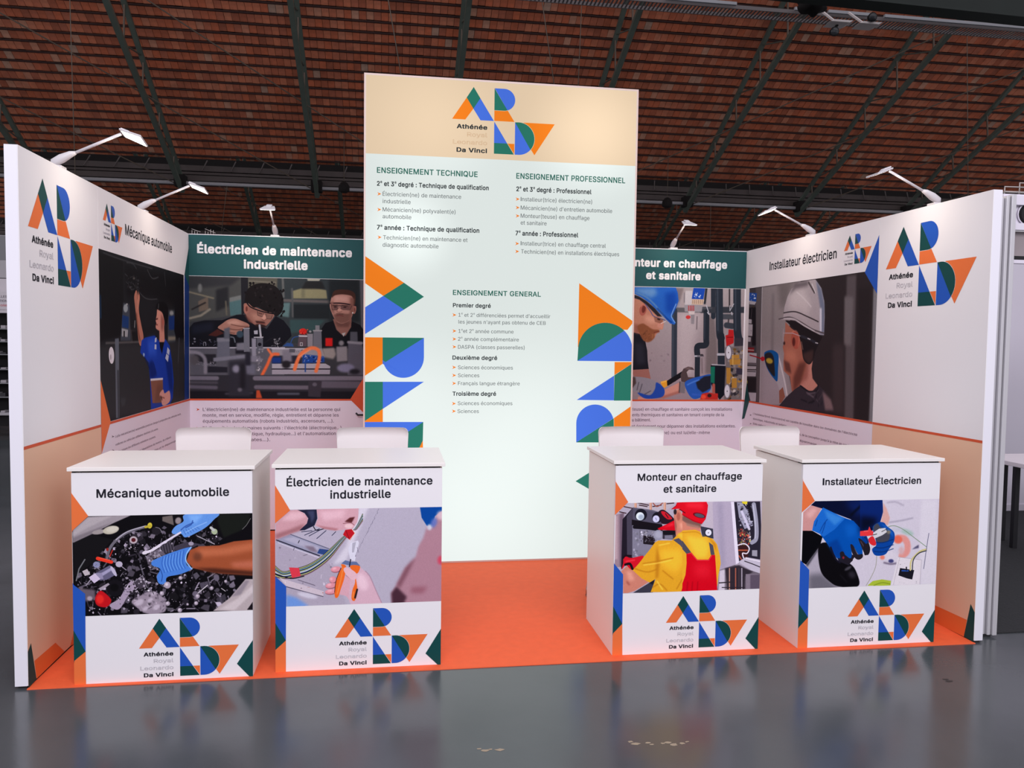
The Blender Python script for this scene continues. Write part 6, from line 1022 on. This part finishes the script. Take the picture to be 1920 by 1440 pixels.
# --- bar stools behind the counters
m_stool = mat('white_stool_shell', (232, 226, 226), .35); m_chrome = mat('chrome_tube', (205, 205, 208), .18, .95)
def stool(x, y, ang, label):
    t = thing('bar_stool', label, 'stool', (x, y, .004), 'white bar stools behind the counters'); ca, sa = math.cos(ang), math.sin(ang); yb = y
    def W_(a, b_, z): return (x+a*ca-b_*sa, y+a*sa+b_*ca, z)
    def sheet(nm, f, us, vs, th):
        A = [[Vector(f(u, v)) for v in vs] for u in us]; nu, nv = len(us), len(vs); V, F = [], []
        for side in (0, 1):
            for i in range(nu):
                for j in range(nv):
                    du = A[min(i+1, nu-1)][j]-A[max(i-1, 0)][j]; dv = A[i][min(j+1, nv-1)]-A[i][max(j-1, 0)]; n = du.cross(dv)
                    n = n.normalized() if n.length > 1e-9 else Vector((0, 0, 0)); p = A[i][j]+n*(th*(side-.5)); V.append(W_(*p))
        I = lambda s_, i, j: s_*nu*nv+i*nv+j
        for i in range(nu-1):
            for j in range(nv-1): F.append((I(0, i, j), I(0, i, j+1), I(0, i+1, j+1), I(0, i+1, j))); F.append((I(1, i, j), I(1, i+1, j), I(1, i+1, j+1), I(1, i, j+1)))
        for i in range(nu-1):
            for j in (0, nv-1): F.append((I(0, i, j), I(0, i+1, j), I(1, i+1, j), I(1, i, j)))
        for j in range(nv-1):
            for i in (0, nu-1): F.append((I(0, i, j), I(0, i, j+1), I(1, i, j+1), I(1, i, j)))
        mk(nm, V, F, m_stool, t, smooth=True)
    hw = .216; r = .035
    us = [-hw, -hw+.004, -hw+.011, -hw+.022, -hw+.035]+[(-hw+.035)+(2*hw-.07)*k/10 for k in range(1, 10)]+[hw-.035, hw-.022, hw-.011, hw-.004, hw]
    def cut(u):
        dx = max(0, abs(u)-(hw-r)); return r-math.sqrt(max(r*r-dx*dx, 0))
    def fb(u, v): zt = 1.108-cut(u); z = .80+(zt-.80)*v; return (u*(1-.05*(1-v)), .005+.02*v-.035*(u/hw)**2, z)
    sheet('backrest', fb, us, [k/6 for k in range(7)], .011)
    def fs(u, v): return (u, .005-.37*v+.035*0, .80-.035*math.sin(min(v*3, 1)*1.57)+.012*(u/hw)**2-(.03*max(0, v-.8)/.2 if v > .8 else 0))
    sheet('seat', fs, us, [0, .03, .08, .15, .3, .5, .7, .82, .9, 1], .012)
    for sx in (-1, 1):
        tube('leg', [W_(sx*.15, -.08, .76), W_(sx*.17, -.02, .74), W_(sx*.26, .03, .05), W_(sx*.265, .02, .012)], .010, m_chrome, t)
        tube('leg', [W_(sx*.15, -.28, .76), W_(sx*.17, -.31, .74), W_(sx*.25, -.38, .05), W_(sx*.255, -.37, .012)], .010, m_chrome, t)
        tube('runner', [W_(sx*.265, .03, .011), W_(sx*.257, -.38, .011)], .010, m_chrome, t)
    tube('footrest', [W_(-.215, -.355, .30), W_(.215, -.355, .30)], .010, m_chrome, t); tube('seat_brace', [W_(-.16, -.18, .765), W_(.16, -.18, .765)], .012, m_chrome, t)
stool(.618, 1.03, .02, 'white bar stool behind the leftmost counter'); stool(1.553, 1.0, 0, 'white bar stool behind the second counter from the left')
stool(3.187, 1.0, .0, 'white bar stool behind the second counter from the right'); stool(4.13, 1.0, .06, 'white bar stool behind the rightmost counter')

# ================================================================ neighbouring stands
m_alu = mat('aluminium_profile', (196, 194, 198), .38, .25); m_nw = mat('neighbour_white_wall', (214, 208, 220), .5); m_gap = mat('black_gap', (14, 12, 16), .8); m_gp = mat('grey_beige_panel', (142, 132, 134), .6)
t = thing('aluminium_post', 'ribbed aluminium wall post right beside the right wall of the stand', 'post', (4.99, .09, 0))
for i, (xa, xb, ya) in enumerate(((4.955, 4.968, .16), (4.975, 4.995, .10), (4.998, 5.018, .085), (5.021, 5.041, .07), (5.046, 5.074, .06))): box('rib', xa, xb, ya, ya+.05, .012, 2.46+.008*i, m_alu, t, .003)
box('core', 4.957, 5.074, .115, .18, .012, 2.44, m_alu, t, .002); box('foot', 4.965, 5.05, .08, .16, 0, .014, m_foot, t, 0)
nbw = thing('partition_wall', 'white back wall of the neighbouring stand at the right edge, with a round opening', 'wall', (8.2, 3.22, 0))
z_ = lambda py, Y=3.2: float(hit(1908, py, 1, Y)[2])
box('wall_board', 5.1, 10.5, 3.2, 3.24, 0, z_(489), m_nw, nbw); box('skirting', 5.1, 10.5, 3.185, 3.2, 0, .07, m_nw, nbw)
YU = .13; zu = lambda py: float(hit(1908, py, 1, YU)[2]); xu = lambda px: float(hit(px, 420, 1, YU)[0])
fb = thing('stand_fascia', 'white fascia of the neighbouring stand with a round black hole at the right edge', 'fascia', (6.3, YU, 2.0))
X_0, X_1 = 5.076, 7.3
box('fascia_board', X_0+.01, X_1, YU, YU+.03, zu(384), zu(366), m_nw, fb); box('fascia_board', X_0, X_1, YU, YU+.03, zu(494), zu(487), m_nw, fb); box('fascia_board', X_0+.01, X_1, YU, YU+.03, zu(431), zu(418), m_nw, fb)
box('fascia_back', X_0, X_1, YU+.03, YU+.045, zu(418), zu(362), m_nw, fb); box('inset_panel', X_0+.012, X_1, YU+.05, YU+.07, zu(480), zu(431), m_gp, fb); box('dark_bar', X_0+.012, X_1, YU+.045, YU+.075, zu(487), zu(478), m_gap, fb)  # the lowest piece is a plain dark bar below the inset panel
hc = hit(1926, 402, 1, YU+.02); V, F = tubev([(hc[0], YU+.028, hc[2]), (hc[0], YU+.0, hc[2])], [.052, .052], 24); mk('round_hole', V, F, m_gap, fb); tube('hole_rim', [(hc[0]+.058*math.cos(a), YU+.02, hc[2]+.058*math.sin(a)) for a in [k*math.pi/12 for k in range(25)]], .004, m_nw, fb, 6)
dark_carpet = tag(struct(box('carpet', 5.0, 11, .115, 9, 0, .006, mat('black_carpet', (30, 31, 34), .95, noise=.6, nscale=60, bump=.6), bevel=0)), 'black carpet of the neighbouring stand on the right', 'carpet')
m_tb = mat('table_white', (226, 216, 220), .4); m_tl = mat('black_table_leg', (16, 14, 20), .5)
t = thing('table', 'white table with black legs in the neighbouring stand on the right', 'table', (7.3, 1.95, .006))
yb_ = 2.05; tz_ = .74; yf = 1.45
box('tabletop', 6.55, 8.3, yf, yb_+.1, tz_-.035, tz_, m_tb, t, .003)
for px in (1880, 1903):
    x_ = float(hit(px, 950, 1, yb_-.2 if px == 1903 else yb_+.05)[0]); y_ = yb_-.2 if px == 1903 else yb_+.05; box('leg', x_-.02, x_+.02, y_-.02, y_+.02, .006, tz_-.035, m_tl, t, .002)
box('leg', 8.2, 8.24, yb_, yb_+.04, .006, tz_-.035, m_tl, t, .002); box('leg', 8.2, 8.24, yf+.05, yf+.09, .006, tz_-.035, m_tl, t, .002)
m_wire = mat('wire_rack_steel', (176, 168, 164), .4, .4)
t = thing('wire_rack', 'steel wire basket on top of the neighbouring stand at the right edge', 'rack', (6, .75, 2.45)); Yr = .75
W3 = lambda px, py: tuple(hit(px, py, 1, Yr))
for pts in ([(1883, 365), (1884, 350), (1912, 351), (1940, 352)], [(1884, 359), (1940, 361)], [(1911, 364), (1912, 343), (1940, 344)], [(1909, 362), (1913, 359)]): tube('wire', [W3(*q) for q in pts], .0045, m_wire, t, 6)
t = thing('wire_rack', 'small steel wire rack standing on the back wall at its left corner', 'rack', (.2, DP+.03, BH)); Yr = DP+.03
for x_ in (361, 366, 371, 386, 391, 396, 401): P = W3(x_-1, 430+(x_ % 4)*1.5); tube('wire', [(P[0], Yr, BH+.001), P], .0022, m_wire, t, 6)
for xa, ya, xb, yb in ((359, 429, 376, 435), (384, 429, 404, 437)): tube('wire', [W3(xa, ya), W3(xb, yb)], .0022, m_wire, t, 6)
# left edge: stand far behind
YN = 10.0; W4 = lambda px, py: hit(px, py, 1, YN)
def slab(nm, py0, py1, m, par, d=0, x0=-7.5, x1=-4.0, th=.05): return box(nm, x0, x1, YN+d, YN+d+th, float(W4(14, py1)[2]), float(W4(14, py0)[2]), m, par, .004)
t = thing('shop_stand', 'grey stand with a lettered sign and dark shelves of goods seen past the left edge', 'stand', (-5, YN, 0))
m_sg = mat('stand_grey', (128, 128, 132), .6); m_sl = mat('stand_light_grey', (176, 172, 176), .6); m_sw = mat('sign_white', (212, 204, 210), .5)
slab('back_board', 440, 486, m_sg, t, .2); slab('back_board', 486, 520, m_sl, t, .2); slab('ledge', 522, 546, m_sw, t, .1); sg = slab('sign_board', 546, 587, m_sw, t, 0); slab('shelf_back', 587, 790, m_gap, t, .3)
PS = Plane((-7.5, YN, 0), (1, 0, 0), (0, 0, 1), (0, -1, 0), 3.5, 3, 1, sg); cs = Crop(0, 420, 3.433)
text(PS, 'SALLES', (-38, 474), (47, 473), 14, mat('sign_grey_ink', (110, 100, 110), .6), cs, .015); text(PS, 'FORMATION', (-82, 502), (47, 500), 14, MATS['sign_grey_ink'], cs, .015); text(PS, 'École', (-30, 532), (46, 528), 16, mat('sign_red_ink', (190, 40, 60), .6), cs, .01); text(PS, 'des métiers', (-60, 555), (47, 554), 7, MATS['sign_grey_ink'], cs, .0)
R = random.Random(3); m_g1 = mat('pale_goods', (170, 164, 170), .5); m_g2 = mat('dark_goods', (44, 42, 48), .5)
ordn = ['top', 'second', 'third', 'fourth', 'fifth', 'sixth', 'lowest']
for k, py in enumerate((616, 640, 664, 692, 718, 744, 774)):
    slab('shelf_board', py, py+(2 if k < 6 else 5), m_sg if k < 6 else m_sl, t, 0, th=.3); z0 = float(W4(14, py)[2])
    for j, wh in enumerate(('left', 'middle', 'right')):
        x = float(W4(-16+j*16, py)[0]); w2 = R.uniform(.06, .085); m_ = m_g1 if (k+j) % 3 else m_g2
        tag(box('tool_pack', x, x+w2, YN+.02, YN+.2, z0+.001, z0+.001+R.uniform(.02, .07), m_, None, .003), ('pale' if m_ is m_g1 else 'black')+' pack of tools, '+wh+' one on the '+ordn[k]+' shelf at the left edge', 'tool pack', 'goods on the dark shelves at the left edge')
slab('plinth', 779, 800, m_gap, t, .1)
